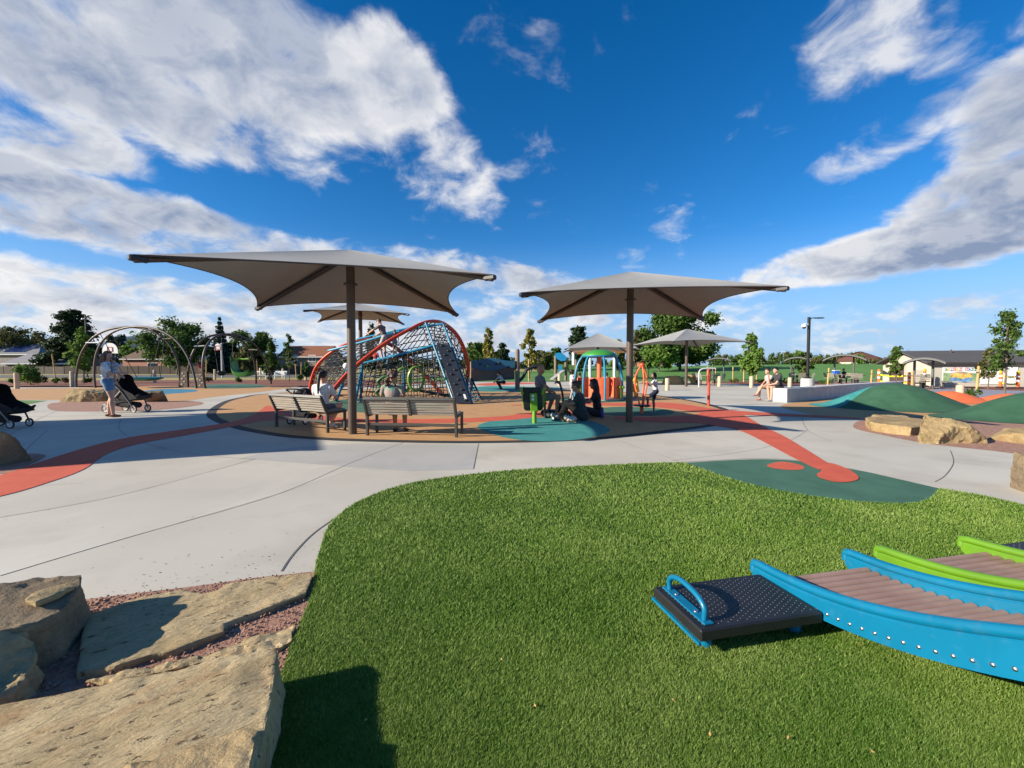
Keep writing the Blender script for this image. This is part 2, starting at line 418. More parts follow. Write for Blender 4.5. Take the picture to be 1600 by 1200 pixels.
ROPE = mat('black_rope', (.02, .02, .022), .85, .1, 40, .2, 200)
BARK = mat('bark', (.13, .10, .075), .95, .3, 9, .9, 25, stretch=(1, 1, .25))
# ------------------------------------------------------------------ ground layers
def sheet(name, mat_, pts, z, sub=0, th=None):
    z *= .3; mb = MB(); P = [Vector((p[0], p[1], z)) for p in pts]
    mb.add(P, [tuple(range(len(P)))])
    me = bpy.data.meshes.new(name); bm = bmesh.new()
    vs = [bm.verts.new(p) for p in P]; bm.faces.new(vs); bmesh.ops.triangulate(bm, faces=bm.faces)
    bmesh.ops.recalc_face_normals(bm, faces=bm.faces)
    if sum(f.normal.z for f in bm.faces) < 0: bmesh.ops.reverse_faces(bm, faces=bm.faces)
    bm.to_mesh(me); bm.free(); me.materials.append(mat_)
    return tag(link(name, me), kind='structure')
def gp(pts, n=6, closed=True): return cr([G(*p) for p in pts], n, closed)
def rect(x0, x1, y0, y1): return [(x0, y0), (x1, y0), (x1, y1), (x0, y1)]
# earth: one sheet to the horizon, rising in low folds far off
gx = np.concatenate([-np.geomspace(30000, 60, 26), np.linspace(-50, 50, 11), np.geomspace(60, 30000, 26)])
gy = np.concatenate([np.linspace(-40, 60, 11), np.geomspace(75, 40000, 34)])
V = []
for y in gy:
    for x in gx:
        r = math.hypot(x, y); z = -.05
        V.append((x, y, z))
nx = len(gx); F = [(j * nx + i, j * nx + i + 1, (j + 1) * nx + i + 1, (j + 1) * nx + i) for j in range(len(gy) - 1) for i in range(nx - 1)]
me = mesh_np('ground', V, F4=F); me.materials.append(DRYG); me.shade_smooth(); tag(link('ground', me), kind='structure')
sheet('plaza', CONC, [(-60, -20), (60, -20), (60, 26), (34, 40), (9, 42), (-6, 42), (-12, 29.5), (-60, 29.5)], 0)
# street, verge and beds beyond the plaza
sheet('street', ASPH, [(-170, 60), (-4, 66), (-4, 90), (-170, 84)], -.03)
lx, ly = np.linspace(-8, 190, 34), np.linspace(43, 185, 26)
LV = [(x + (y - 43) * .10 - 6, y, .0075 + 2.3 * max(0, min(1, (y - 62) / 60)) ** 1.6 * max(0, min(1, (x + 2) / 30)) * (1 - .15 * math.sin(x * .05))) for y in ly for x in lx]
me = mesh_np('lawn', LV, F4=[(j_ * 34 + i_, j_ * 34 + i_ + 1, (j_ + 1) * 34 + i_ + 1, (j_ + 1) * 34 + i_) for j_ in range(25) for i_ in range(33)]); me.materials.append(LAWN); me.shade_smooth(); tag(link('lawn', me), kind='structure')
sheet('planting_bed', MULCH, [(-60, 31.0), (-28, 31.5), (-17, 30.6), (-12, 30.2), (-9, 34), (-4, 42), (-5, 52), (-60, 46)], .006)
sheet('planting_bed', MULCH, [G(1110, 599), G(1235, 602), G(1290, 601), G(1330, 598), G(1230, 594), G(1120, 592)], .016)
sheet('planting_bed', MULCH, [G(1500, 606), G(1620, 613), G(1640, 601), G(1560, 599), G(1515, 600)], .026)
sheet('play_floor', SAND, [G(880, 596), G(1000, 600), G(1120, 601), G(1150, 597), G(1080, 588), G(880, 588)], .008)
sheet('play_floor', SAND, [G(735, 592), G(880, 592), G(880, 587.5), G(735, 588)], .02)
sheet('terrace', PAVER, [G(1285, 608.5), G(1620, 616), G(1620, 600), G(1480, 592), G(1300, 592)], .02)
sheet('path', PURPLE, [G(1440, 626), G(1570, 632), G(1680, 630), G(1680, 613), G(1460, 607)], .032)
# tan rubber by the swings, with its colour spots
sheet('rubber_floor', RTAN, [G(*p) for p in ((-500, 640), (-200, 627), (0, 624.5), (90, 625), (130, 632), (250, 633), (320, 622), (420, 611), (470, 604), (480, 596), (410, 596.5), (330, 600), (250, 603), (120, 606), (0, 607.5), (-300, 610), (-700, 622))], .004)
sheet('lawn_patch', LAWN, [G(-60, 640), G(-60, 624), G(5, 625), G(75, 626.2), (G(40, 632.5))[:], G(10, 636)], .008)
sheet('rubber_spot', mat('rubber_blue', (.015, .17, .27), .9, .1, 3, .3, 260), gp([(222, 612), (250, 608), (300, 608.5), (307, 611.5), (270, 615), (235, 616)]), .01)
sheet('rubber_spot', RGRN, gp([(298, 604), (330, 600.5), (390, 600.2), (420, 603), (395, 606), (330, 607)]), .01)
# gravel collars around the boulders
sheet('gravel_bed', DIRT, gp([(78, 640), (130, 643), (250, 640), (315, 632), (300, 627), (200, 628), (90, 629)]), .012)
sheet('gravel_bed', DIRT, gp([(-60, 735), (0, 741), (45, 727), (72, 712), (40, 709), (-40, 715)]), .012)
sheet('gravel_bed', DIRT, gp([(1334, 668), (1385, 681), (1450, 693), (1540, 703), (1640, 712), (1680, 690), (1600, 664), (1500, 650), (1400, 652), (1350, 655)]), .012)
sheet('gravel_bed', DIRT, [G(*p) for p in ((-300, 990), (0, 960), (130, 937), (290, 918), (400, 903), (492, 893), (487, 930), (455, 1010), (430, 1100), (300, 1250), (-300, 1300))], .006)
# the island of rubber paving with its black edge
isl = [(322, 647), (354, 666), (420, 680), (480, 686), (570, 690), (750, 692.6), (935, 687), (1065, 673), (1130, 663), (1152, 652), (1130, 637), (1065, 623), (980, 613), (850, 607), (700, 606), (560, 608), (420, 615), (375, 621), (345, 629)]
isl_o = gp(isl, 6)
def inset(P, w):
    n = len(P); out = []
    c = sum((Vector((p.x, p.y, 0)) for p in P), Vector()) / n
    for i in range(n):
        t = (P[(i + 1) % n] - P[i - 1]); t.z = 0; t.normalize(); nr = Vector((-t.y, t.x, 0))
        if nr.dot(c - P[i]) < 0: nr = -nr
        out.append(P[i] + nr * w)
    return out
sheet('rubber_border', RBLK, isl_o, .004)
isl_i = inset(isl_o, .24)
sheet('rubber_floor', RTAN, isl_i, .008)
sheet('concrete_band', CONC2, [G(*q) for q in ((372, 717), (430, 703), (480, 697), (570, 693), (660, 695), (747, 695.5), (739, 733.5), (640, 736), (556, 730), (480, 724), (400, 718.5))], .003)
sheet('concrete_bay', CONC3, cr([G(*q) for q in ((-300, 868), (0, 809), (200, 771), (398, 718))], 5) + cr([G(*q) for q in ((556, 731), (440, 770), (200, 840), (0, 900), (-300, 985))], 5), .0025)
def pxpoly(name, m, pts, z, n=5): return sheet(name, m, cr([G(*p) for p in pts], n, True), z)
pxpoly('rubber_spot', RTEAL, [(746, 668), (775, 657), (845, 652.5), (915, 657), (952, 670), (935, 681), (880, 689), (800, 686)], .016)
pxpoly('rubber_spot', RGRN, [(925, 643), (945, 637), (990, 636), (1040, 640), (1052, 646), (1015, 650), (955, 649)], .016)
pxpoly('rubber_spot', RGRN, [(875, 624), (900, 618), (960, 617), (1000, 620), (1000, 626), (950, 629), (890, 629)], .02)
pxpoly('rubber_spot', RGRN, [(500, 632), (540, 624), (620, 622), (700, 626), (690, 640), (630, 646), (545, 643)], .016)
pxpoly('rubber_spot', RTEAL, [(730, 608), (760, 603.5), (810, 604), (880, 606), (830, 610), (760, 612)], .016)
pxpoly('rubber_spot', RRED, [(745, 600), (790, 597.5), (850, 598.5), (800, 601), (760, 602.5)], .02)
# red ribbons: edge lists in one closed outline
def ribbon(name, up, lo, z, m=RRED):
    a = cr([G(*p) for p in up], 7); b = cr([G(*p) for p in lo], 7)
    V = a + b[::-1]; return sheet(name, m, V, z)
ribbon('red_ribbon', [(-120, 770), (0, 743), (60, 723), (140, 698), (200, 684), (260, 675), (335, 664), (372, 657), (400, 646), (418, 634), (436, 640), (470, 646), (550, 654), (680, 655), (780, 651), (830, 645), (905, 642)],
       [(-120, 800), (0, 776), (70, 756), (130, 734), (170, 708), (220, 693), (280, 682), (340, 671), (378, 664), (405, 659), (425, 657), (440, 657), (480, 658), (560, 660.5), (690, 661), (790, 657), (850, 651), (905, 648)], .020)
ribbon('red_ribbon', [(800, 633), (880, 629), (960, 630), (1030, 629), (1070, 632), (1110, 638), (1180, 644), (1280, 649), (1345, 653.5)],
       [(800, 634), (880, 632), (960, 634), (1020, 636), (1060, 640), (1090, 644), (1140, 647.5), (1260, 652), (1345, 655.5)], .024)
ribbon('red_ribbon', [(960, 651), (1030, 652), (1080, 649), (1100, 644), (1118, 641), (1150, 645), (1168, 652), (1190, 665), (1225, 682), (1260, 703), (1295, 725)],
       [(960, 655), (1030, 660), (1085, 661), (1120, 666), (1140, 669), (1158, 674), (1180, 684), (1210, 700), (1236, 714), (1262, 727), (1280, 735)], .028)
# the green rubber bay that bites into the turf
bay_top = [(1072, 723.5), (1140, 719.5), (1200, 718), (1260, 722), (1340, 735), (1400, 748), (1469, 764)]
bay_bot = [(1469, 764), (1452, 780), (1432, 786), (1400, 787.5), (1330, 784), (1250, 773), (1170, 757), (1110, 738), (1072, 723.5)]
sheet('rubber_bay', RGRN, cr([G(*p) for p in bay_top], 5)[:-1] + cr([G(*p) for p in bay_bot], 5)[:-1], .014)
pxpoly('rubber_spot', RRED, [(1199, 727), (1222, 722), (1250, 727), (1256, 733), (1236, 735), (1208, 732)], .022)
pxpoly('rubber_spot', RRED, [(1262, 727), (1295, 724), (1325, 734), (1342, 747), (1330, 753.5), (1305, 754), (1282, 748), (1276, 742), (1283, 737), (1278, 731)], .034)
# saw cuts in the concrete
plz = bpy.data.objects['plaza']
def joint(pts, w=.012, n=6):
    w *= .65
    P = cr([G(*p) for p in pts], n); V = []
    for i, p in enumerate(P):
        t = P[min(i + 1, len(P) - 1)] - P[max(i - 1, 0)]; t.normalize(); nr = Vector((-t.y, t.x, 0)) * w / 2
        V += [p + nr + Vector((0, 0, .0022)), p - nr + Vector((0, 0, .0022))]
    F = [(2 * i, 2 * i + 1, 2 * i + 3, 2 * i + 2) for i in range(len(P) - 1)]
    mb = MB().add(V, F); o = obj(mb, 'saw_cut', JOINT, plz); return o
joint([(440, 893), (462, 862), (500, 826), (560, 790), (640, 760), (700, 748), (780, 739), (900, 731), (1072, 722), (1200, 716.5), (1300, 726)], .022)
joint([(0, 809), (200, 771), (400, 717)]); joint([(0, 900), (200, 840), (440, 770), (556, 720), (632, 691)])
joint([(0, 688), (60, 655), (120, 628)]); joint([(28, 735), (38, 706), (75, 672)]); joint([(189, 655), (186, 670), (210, 687), (260, 703)])
joint([(215, 687), (290, 708), (400, 718)], .008); joint([(740, 733), (748, 693)]); joint([(1060, 720), (1000, 700), (968, 688)], .008)
joint([(1300, 690), (1262, 672), (1252, 650)]); joint([(1485, 704), (1490, 722), (1478, 742), (1461, 753)], .014); joint([(1050, 720), (1160, 706), (1230, 690), (1262, 672)], .008)
joint([(1140, 690), (1060, 676)], .008); joint([(1490, 722), (1600, 735)], .006); joint([(130, 755), (40, 760), (0, 765)], .006)
joint([(0, 651), (120, 650), (190, 648), (330, 646)], .03)

# ------------------------------------------------------------------ artificial turf: sheet and blades
turf_px = [(380, 1260), (405, 1200), (430, 1095), (455, 1010), (485, 935), (497, 870), (522, 812), (580, 775), (660, 752), (780, 737), (900, 729.5), (1030, 723.5), (1072, 724)]
tl = cr([G(*p) for p in turf_px], 5)
tb = cr([G(*p) for p in bay_bot[::-1]], 5)[1:]
tr = [G(1469, 764), G(1540, 776), G(1600, 790), G(1700, 815), Vector((7.5, 2.5, 0)), Vector((6, -1.5, 0)), Vector((-.4, -1.5, 0)), Vector((-.55, .5, 0))]
turf_poly = tl + tb + tr[1:]
TURFB = mat('turf_backing', (.02, .055, .006), .95, .3, 2.2, .8, 160, col2=(.04, .10, .012), spk=.6, spkscale=90, spkcol=(.012, .03, .004))
TURF = mat('turf_blade', (.068, .172, .010), .6, .2, .9, col2=(.145, .265, .026), attr=(.33, .43, .11), trans=.28, spec=.35)
tp = np.array([(p.x, p.y) for p in turf_poly])
def inside(poly, X, Y):
    r = np.zeros(len(X), bool); n = len(poly); j = n - 1
    for i in range(n):
        xi, yi = poly[i]; xj, yj = poly[j]
        c = ((yi > Y) != (yj > Y)) & (X < (xj - xi) * (Y - yi) / (yj - yi + 1e-12) + xi); r ^= c; j = i
    return r
def blades(poly, n, seed, h=.0155, w=.0019, ymin=.6, ymax=8.5):
    rg = np.random.default_rng(seed)
    t = rg.random(n); Y = 1 / ((1 - t) / ymin + t / ymax)       # more blades close by
    X = (rg.random(n) * 2 - 1) * (Y * 1.38 + .8)
    k = inside(poly, X, Y); X, Y = X[k], Y[k]; m = len(X)
    gxx = np.linspace(-11.5, 11.5, 460); gyy = np.linspace(.5, 9, 170)
    grid = np.array([[1.3 * mnoise.noise(Vector((x * 1.5, y * 1.5, 3.1))) + .6 * mnoise.noise(Vector((x * 7, y * 7, 9.1))) for x in gxx] for y in gyy])
    patch = grid[np.clip(((Y - .5) / 8.5 * 169).astype(int), 0, 169), np.clip(((X + 11.5) / 23 * 459).astype(int), 0, 459)]
    sc_ = np.clip(Y / 1.9, .8, 4.0)
    a = rg.random(m) * 2 * PI; lean = .15 + rg.random(m) * .95; H = h * (.6 + .6 * rg.random(m)) * (1 + .18 * patch) * np.clip(sc_, 1, 1.25); Wd = w * sc_ * (.7 + .6 * rg.random(m))
    ca, sa = np.cos(a), np.sin(a); la = a + rg.normal(0, .9, m) + PI / 2
    base = np.stack([X, Y, np.full(m, .002)], 1); side = np.stack([ca, sa, 0 * a], 1) * Wd[:, None]
    ld = np.stack([np.cos(la), np.sin(la), 0 * a], 1)
    tip = base + ld * (H * lean)[:, None] + np.stack([0 * a, 0 * a, H], 1)
    V = np.stack([base - side, base + side, tip], 1).reshape(-1, 3)
    F = np.arange(m * 3).reshape(-1, 3)
    return V, F, np.clip(rg.random(m) ** 1.9 * 1.0 + patch * .30, 0, 1)  # patch noise paints the light and dark of leaning pile into blade tone
sheet('turf_backing', TURFB, turf_poly, .018)
BV, BF, BR = blades(tp, 3100000, 5)
me = mesh_np('artificial_turf', BV, F3=BF); me.materials.append(TURF)
at = me.attributes.new('rnd', 'FLOAT', 'FACE'); at.data.foreach_set('value', BR.astype(np.float32))
o = link('artificial_turf', me); o.location.z = .005
tag(o, 'short green blades of the artificial turf lawn', 'turf', kind='stuff')
# ------------------------------------------------------------------ shade umbrellas
RAFT = mat('dark_bronze_steel', (.05, .036, .030), .5, .1, 6)
def umbrella(label, base, yaw, H, s, apex, pr=.082, sag=.09):
    u = thing('shade_umbrella', label, 'shade umbrella', base, 0, 'square fabric shade umbrellas')
    cs = [Vector((s / math.sqrt(2) * math.cos(yaw + (k * .5 - .75) * PI), s / math.sqrt(2) * math.sin(yaw + (k * .5 - .75) * PI), H)) for k in range(4)]
    top = Vector((0, 0, apex)); NU, NV = 20, 10
    for k in range(4):
        a, b = cs[k], cs[(k + 1) % 4]; mid = (a + b) / 2; inn = Vector((-mid.x, -mid.y, 0)).normalized()
        V = []; F = []
        def pt(i, j, off):
            uu, v = i / NU, j / NV
            e = lerp(a, b, uu) + inn * (s * sag * 4 * uu * (1 - uu)) + Vector((0, 0, .10 * s * .25 * 4 * uu * (1 - uu)))
            p = lerp(e, top, v); p.z -= .05 * math.sin(PI * v) * 4 * uu * (1 - uu)
            p.z += off; return p
        mb = MB(); n = (NU + 1) * (NV + 1)
        for off in (.0, .012):
            for i in range(NU + 1):
                for j in range(NV + 1): V.append(pt(i, j, off))
        for i in range(NU):
            for j in range(NV):
                q = (i * (NV + 1) + j, (i + 1) * (NV + 1) + j, (i + 1) * (NV + 1) + j + 1, i * (NV + 1) + j + 1)
                F.append(q[::-1]); F.append(tuple(x + n for x in q))
            F.append((i * (NV + 1), (i + 1) * (NV + 1), (i + 1) * (NV + 1) + n, i * (NV + 1) + n))
        pan = obj(mb.add(V, F), 'canopy_panel', FABRIC, u, smooth=True)
        hem = MB().tube([pt(i, 0, .006) for i in range(NU + 1)], .013, 6); obj(hem, 'cable_hem', RAFT, pan, smooth=True)
        r = MB(); hub = Vector((0, 0, apex - .10)); out = (a - Vector((0, 0, .05))) 
        r.tube([hub, lerp(hub, out, .5), out], [.055, .05, .045], 8); obj(r, 'rafter', RAFT, u, smooth=True)
        cap = MB(); dd = Vector((a.x, a.y, 0)).normalized()
        cap.beam(a - dd * .16 + Vector((0, 0, -.03)), a + dd * .05 + Vector((0, 0, -.03)), .09, .075, bev=.015); obj(cap, 'corner_bracket', BLACKP, u)
    p = MB().tube([(0, 0, 0), (0, 0, apex - .06)], pr, 20); obj(p, 'pole', BROWNM, u, smooth=True)
    c = MB(); zc_ = H + (apex - H) * .25 
    c.lathe([(pr, zc_ - .03), (pr + .05, zc_ - .03), (pr + .05, zc_), (pr, zc_)], n=20); obj(c, 'collar', RAFT, u, smooth=True)
    return u
SU, HU, AU = 4.73, 2.757, 3.62
UL, UR = G(551, 678), G(983, 659.5)
umbrella('grey square shade umbrella on brown pole between the two benches', UL, .249, HU, SU, AU)
umbrella('grey square shade umbrella whose brown pole stands beside the orange spinner', UR, -.134, HU, SU, AU)
umbrella('tall grey shade umbrella behind the red climbing arches', G(564.5, 614), .30, 4.0, 4.7, 4.75, .10)
umbrella('grey shade umbrella behind the green domed merry-go-round', Vector((6.8, 33.5, 0)), -.1, 2.75, 5.3, 4.1, .10)
umbrella('pale grey shade umbrella in front of the big leafy tree', G(1072, 604), .2, 3.05, 5.9, 4.15, .10)
kk = 1 / math.tan(SUN_EL)
yaw4, S4, H4 = .48, 7.6, 3.4
tipc = Vector((S4 / math.sqrt(2) * math.cos(yaw4 - PI / 4), S4 / math.sqrt(2) * math.sin(yaw4 - PI / 4), 0))
U4 = G(500, 703) - shadow_dir * (H4 * kk) - tipc
umbrella('large grey shade umbrella just outside the left edge of the view', U4, yaw4, H4, S4, 4.4, sag=.055)

# ------------------------------------------------------------------ benches
def bench(label, pl, pr_, L=1.78):
    a, b = G(*pl), G(*pr_); mid = (a + b) / 2; d = (b - a).normalized(); ang = math.atan2(d.y, d.x)
    t = thing('park_bench', label, 'bench', mid, ang, 'slatted benches on the rubber island')   # local x along the bench, +y is where the sitter looks
    FR = mat('bench_frame', (.055, .052, .045), .45, .1, 8, .05, 100)
    h = L / 2
    for s in (-1, 1):
        m = MB(); x = s * h
        m.beam((x, .02, 0), (x, .02, .36), .05, .06, (0, 1, 0), .008); m.beam((x, .02, .34), (x, -.13, .665), .05, .06, (0, 1, 0), .008)
        m.beam((x, .0, .345), (x, .47, .375), .05, .05, bev=.008); m.beam((x, .43, 0), (x, .43, .36), .05, .05, (0, 1, 0), .008)
        obj(m, 'end_frame', FR, t)
    m = MB(); m.beam((-h, -.135, .655), (h, -.135, .655), .03, .055, (0, .3, 1), .006); obj(m, 'top_rail', FR, t)
    m = MB(); m.beam((-h, .03, .20), (h, .03, .20), .03, .05, bev=.006); obj(m, 'lower_rail', FR, t)
    m = MB(); m.beam((0, -.005, .36), (0, -.15, .655), .065, .03, (0, 1, .3), .006); cs = obj(m, 'centre_strap', FR, t)
    for k in range(6):
        q = MB().ell((0, -.02 - .128 * (k + .5) / 6 * 1.0 - .018, .37 + .28 * (k + .5) / 6), (.007, .007, .007), 6, 4); obj(q, 'bolt', STEEL, cs)
    for k in range(6):
        f = (k + .5) / 6; z = .365 + .27 * f; y = .018 - .135 * f
        for s in (-1, 1):
            m = MB(); m.beam((s * .025, y, z), (s * (h - .028), y, z), .022, .034, (0, -.45, 1), .004); obj(m, 'slat', SLAT, t)
    for k in range(7):
        y = .06 + .062 * k
        m = MB(); m.beam((-h + .028, y, .385 + .004 * k), (h - .028, y, .385 + .004 * k), .05, .024, bev=.004); obj(m, 'seat_slat', SLAT, t)
    t.scale = (1, 1, 1.12); return t
B1 = bench('slatted grey-brown park bench left of the umbrella pole, its back to us', (428, 666.6), (514.6, 677))
B2 = bench('slatted grey-brown park bench right of the umbrella pole, its back to us', (577, 680.6), (709, 683.6))

# ------------------------------------------------------------------ roller tables on the turf
LIMER = paint('leaf_green_plastic', (.10, .23, .010), .42)
rd = Vector((.216, -.9764, 0)); rn = Vector((.9764, .216, 0)); KS = 1.0545; R0 = Vector((1.33, 2.23, 0)) * KS
def zb(t):
    t /= KS
    if t < .08: z = .174
    elif t < 1.15: z = .176 - .038 * t + .245 * t * t
    else: z = .176 - .038 * 1.15 + .245 * 1.3225 + (t - 1.15) * .5
    return CH - KS * (CH - z)
def rail(root, q, m, name='side_rail', bolts=True):
    T0, T1, n = -.05 * KS, 1.42, 44; V = []; F = []; P = []
    for i in range(n + 1):
        t = lerp(T0, T1, i / n); c = R0 + rd * t + rn * q; z = zb(t); tp_ = z + .068 + .05 * max(0, min(1, t)); P.append(c + Vector((0, 0, tp_)))
        lo = z - .036 + (.03 if i == 0 else 0)
        for (w, zz) in ((-.017, lo), (.017, lo), (.017, tp_ - .03), (.012, tp_ - .024), (.012, tp_ - .004), (-.012, tp_ - .004), (-.012, tp_ - .024), (-.017, tp_ - .03)):
            V.append(c + rn * w + Vector((0, 0, zz)))
    for i in range(n):
        for k in range(8): F.append((i * 8 + k, i * 8 + (k + 1) % 8, (i + 1) * 8 + (k + 1) % 8, (i + 1) * 8 + k))
    F += [tuple(range(8))[::-1], tuple(n * 8 + k for k in range(8))]
    o = obj(MB().add(V, F), name, m, root, world=True, smooth=True)
    e0 = P[0] + rd * 0 + Vector((0, 0, -.055)) 
    path = [e0 - rd * .004, e0 + Vector((0, 0, .03)) - rd * .006, P[0] - rd * .004 + Vector((0, 0, -.008))] + P[1:]
    obj(MB().tube(path, .0235, 12), 'handrail', m, o, smooth=True)
    if bolts:
        for k in range(-3, 20):
            t = (.383 + .0505 * k) * KS; c = R0 + rd * t + rn * (q - .017) + Vector((0, 0, zb(t)))
            M = Matrix((rn, rd, Vector((0, 0, 1)))).transposed()
            b = MB().ell(c, (.006, .0085, .0085), 8, 6, M); obj(b, 'bolt', STEEL, o, smooth=True)
    return o
def roller_bed(label, q0, q1, m, plat):
    t = thing('roller_table', label, 'roller table', R0 + rn * q0, 0, 'roller tables on the turf')
    rail(t, q0, m); rail(t, q1, m)
    for k in range(-6, 21):
        tt = (.383 + .0505 * k) * KS
        if tt < .02: continue
        c = R0 + rd * tt + Vector((0, 0, zb(tt) + .010))
        a, b = c + rn * (q0 + .018), c + rn * (q1 - .018)
        cyl = MB(); cyl.tube([a, a + rn * .006, b - rn * .006, b], [.019, .0242, .0242, .019], 14); obj(cyl, 'roller', ROLLER, t, world=True, smooth=True)
    for tt in (.15, 1.2):
        for q in (q0 + .05, q1 - .05):
            c = R0 + rd * tt + rn * q
            obj(MB().tube([c, c + Vector((0, 0, zb(tt) - .03))], .03, 12), 'leg', m, t, world=True, smooth=True)
    # platform
    if plat:
        qa, qb = (q0 - .685, q0 - .020) if plat == 1 else (q1 + .020, q1 + .685)
        M = Matrix((rn, rd, Vector((0, 0, 1)))).transposed(); cc = R0 + rn * ((qa + qb) / 2) + rd * .193
        p = obj(MB().box(cc + Vector((0, 0, .112)), (qb - qa, .39, .056), M, .008), 'platform', BLACKP, t, world=True)
        st = MB()
        for i in range(24):
            for j in range(13):
                c = cc + rn * ((i - 11.5) * .0255) + rd * ((j - 6) * .0262 + (.006 if i % 2 else -.006)) + Vector((0, 0, .140))
                st.add([c + rn * .0032, c + rd * .0032, c - rn * .0032, c - rd * .0032, c + Vector((0, 0, .0022))], [(0, 1, 4), (1, 2, 4), (2, 3, 4), (3, 0, 4)])
        so = obj(st, 'stud_pattern', mat('stud_glint', (.16, .16, .17), .35, .1, 20), p); so['kind'] = 'stuff'  # paler grey paints in the light that the studs catch
        pe = qa if plat == 1 else qb; sg = 1 if plat == 1 else -1
        obj(MB().beam(R0 + rn * (pe - sg * .003) + Vector((0, 0, .080)), R0 + rn * (pe - sg * .003) + rd * .39 + Vector((0, 0, .080)), .012, .014), 'edge_strip', m, t, world=True)
        hx = pe + sg * .065
        hb = obj(MB().beam(R0 + rn * hx + rd * .02 + Vector((0, 0, .144)), R0 + rn * hx + rd * .36 + Vector((0, 0, .144)), .05, .008, bev=.002), 'handle_plate', m, t, world=True)
        h0, h1 = R0 + rn * hx + rd * .05 + Vector((0, 0, .144)), R0 + rn * hx + rd * .325 + Vector((0, 0, .144)); z = Vector((0, 0, 1))
        path = cr([h0, h0 + z * .055, h0 + z * .088 + rd * .05, lerp(h0, h1, .45) + z * .098, h1 + z * .088 - rd * .055, h1 + z * .055, h1], 5)
        obj(MB().tube(path, .0135, 10), 'handle', m, hb, smooth=True)
        for f in (.11, .265):
            c = R0 + rn * hx + rd * f + Vector((0, 0, .150)); obj(MB().ell(c, (.010, .010, .006), 8, 6), 'bolt', STEEL, hb, smooth=True)
        for f, g in ((.06, .30), (.56, .30), (.06, .07), (.56, .07)):
            c = R0 + rn * (pe + sg * (f + .03)) + rd * g
            obj(MB().tube([c, c + Vector((0, 0, .09))], .032, 14), 'leg', m, t, world=True, smooth=True)
    return t
roller_bed('blue roller table with black studded platform and looped handle on the turf', 0.018, .68, BLUEP, 1)
roller_bed('lime green roller table just behind the blue one', (.925), 1.63, LIMER, 2)

# ------------------------------------------------------------------ stones
def rough(bm, amp, freq, seed, flat=1.0):
    bm.normal_update()
    so = Vector((seed * 3.7, seed * 1.3, seed * 7.1))
    for v in bm.verts:
        p = v.co * freq + so
        d = mnoise.fractal(p, 1.0, 2.1, 5) * amp
        st = mnoise.noise(Vector((p.x * .4, p.y * .4, p.z * 3.0))) * amp * .6
        fr = (mnoise.noise(p * 4.3) + .6 * mnoise.noise(p * 9.7)) * amp * .38
        v.co += v.normal * (d + st + fr)
def slab(name, label, top, drop, cat='boulder', m=None, amp=.012, freq=5.0, seed=1, sub=9, skew=.04, parent=None, group=None):
    top = [Vector(p) for p in top]; c = sum(top, Vector()) / len(top); base = Vector((c.x, c.y, 0))
    rg = random.Random(seed)
    bm = bmesh.new(); a = [bm.verts.new(p - base) for p in top]
    b = [bm.verts.new(p - base + Vector((rg.uniform(-skew, skew), rg.uniform(-skew, skew), -drop))) for p in top]
    n = len(top); bm.faces.new(a); bm.faces.new(b[::-1])
    for i in range(n): bm.faces.new((a[i], b[i], b[(i + 1) % n], a[(i + 1) % n]))
    bmesh.ops.recalc_face_normals(bm, faces=bm.faces)
    bmesh.ops.bevel(bm, geom=[e for e in bm.edges], offset=.012, segments=2, affect='EDGES', profile=.6, clamp_overlap=True)
    for k in range(3):
        es = [e for e in bm.edges if e.calc_length() > (.10, .045, .022)[k]]
        if es and len(bm.verts) < 90000: bmesh.ops.triangulate(bm, faces=bm.faces); bmesh.ops.subdivide_edges(bm, edges=[e for e in bm.edges if e.calc_length() > (.10, .045, .022)[k]], cuts=(3, 1, 1)[k])
    bmesh.ops.triangulate(bm, faces=bm.faces)
    rough(bm, amp, freq, seed)
    me = bpy.data.meshes.new(name); bm.to_mesh(me); bm.free(); me.materials.append(m or STONE2); me.shade_smooth()
    try: me.set_sharp_from_angle(angle=math.radians(20))
    except Exception: pass
    o = link(name, me); o.location = base
    return tag(o, label, cat, group)
def zt(pts, z): return [G(p[0], p[1], z if len(p) < 3 else p[2]) for p in pts]
slab('sandstone_slab', 'large flat pitted sandstone slab at the bottom left corner beside the turf', zt([(-420, 1190), (-150, 1130), (150, 1068), (300, 1038), (418, 1012), (432, 1018), (428, 1075), (416, 1140), (398, 1215), (380, 1420), (-350, 1550)], .17), .19, m=STONE2, seed=3, amp=.010, freq=7)
slab('sandstone_slab', 'low tan stone wedge lying on top of the bottom left slab', zt([(195, 1195), (300, 1165), (385, 1133), (403, 1137), (392, 1195), (378, 1260), (200, 1330)], .19), .05, m=STONE, seed=8, amp=.008, freq=9)
slab('sandstone_block', 'dark split sandstone block with a tan patch, left edge above the gravel', zt([(-160, 930, .26), (0, 912, .25), (60, 900, .24), (128, 897, .22), (130, 912, .2), (95, 955, .2), (60, 975, .2), (0, 985, .22), (-160, 1010, .24)], .22), .26, m=STONE3, seed=5, amp=.012, freq=6)
slab('sandstone_chip', 'thin tan flake on top of the dark split block', zt([(38, 937, .247), (60, 921, .243), (112, 908, .232), (117, 914, .228), (92, 928, .231), (55, 942, .242)], .24), .03, m=STONE, seed=6, amp=.006, freq=12, skew=.01)
slab('sandstone_boulder', 'pale rounded boulder at the left edge below the dark split block', zt([(-120, 1010, .2), (0, 992, .2), (40, 990, .17), (58, 1003, .15), (55, 1040, .10), (30, 1075, .07), (-20, 1095, .08), (-140, 1100, .12)], .2), .22, m=STONE, seed=9, amp=.035, freq=5)
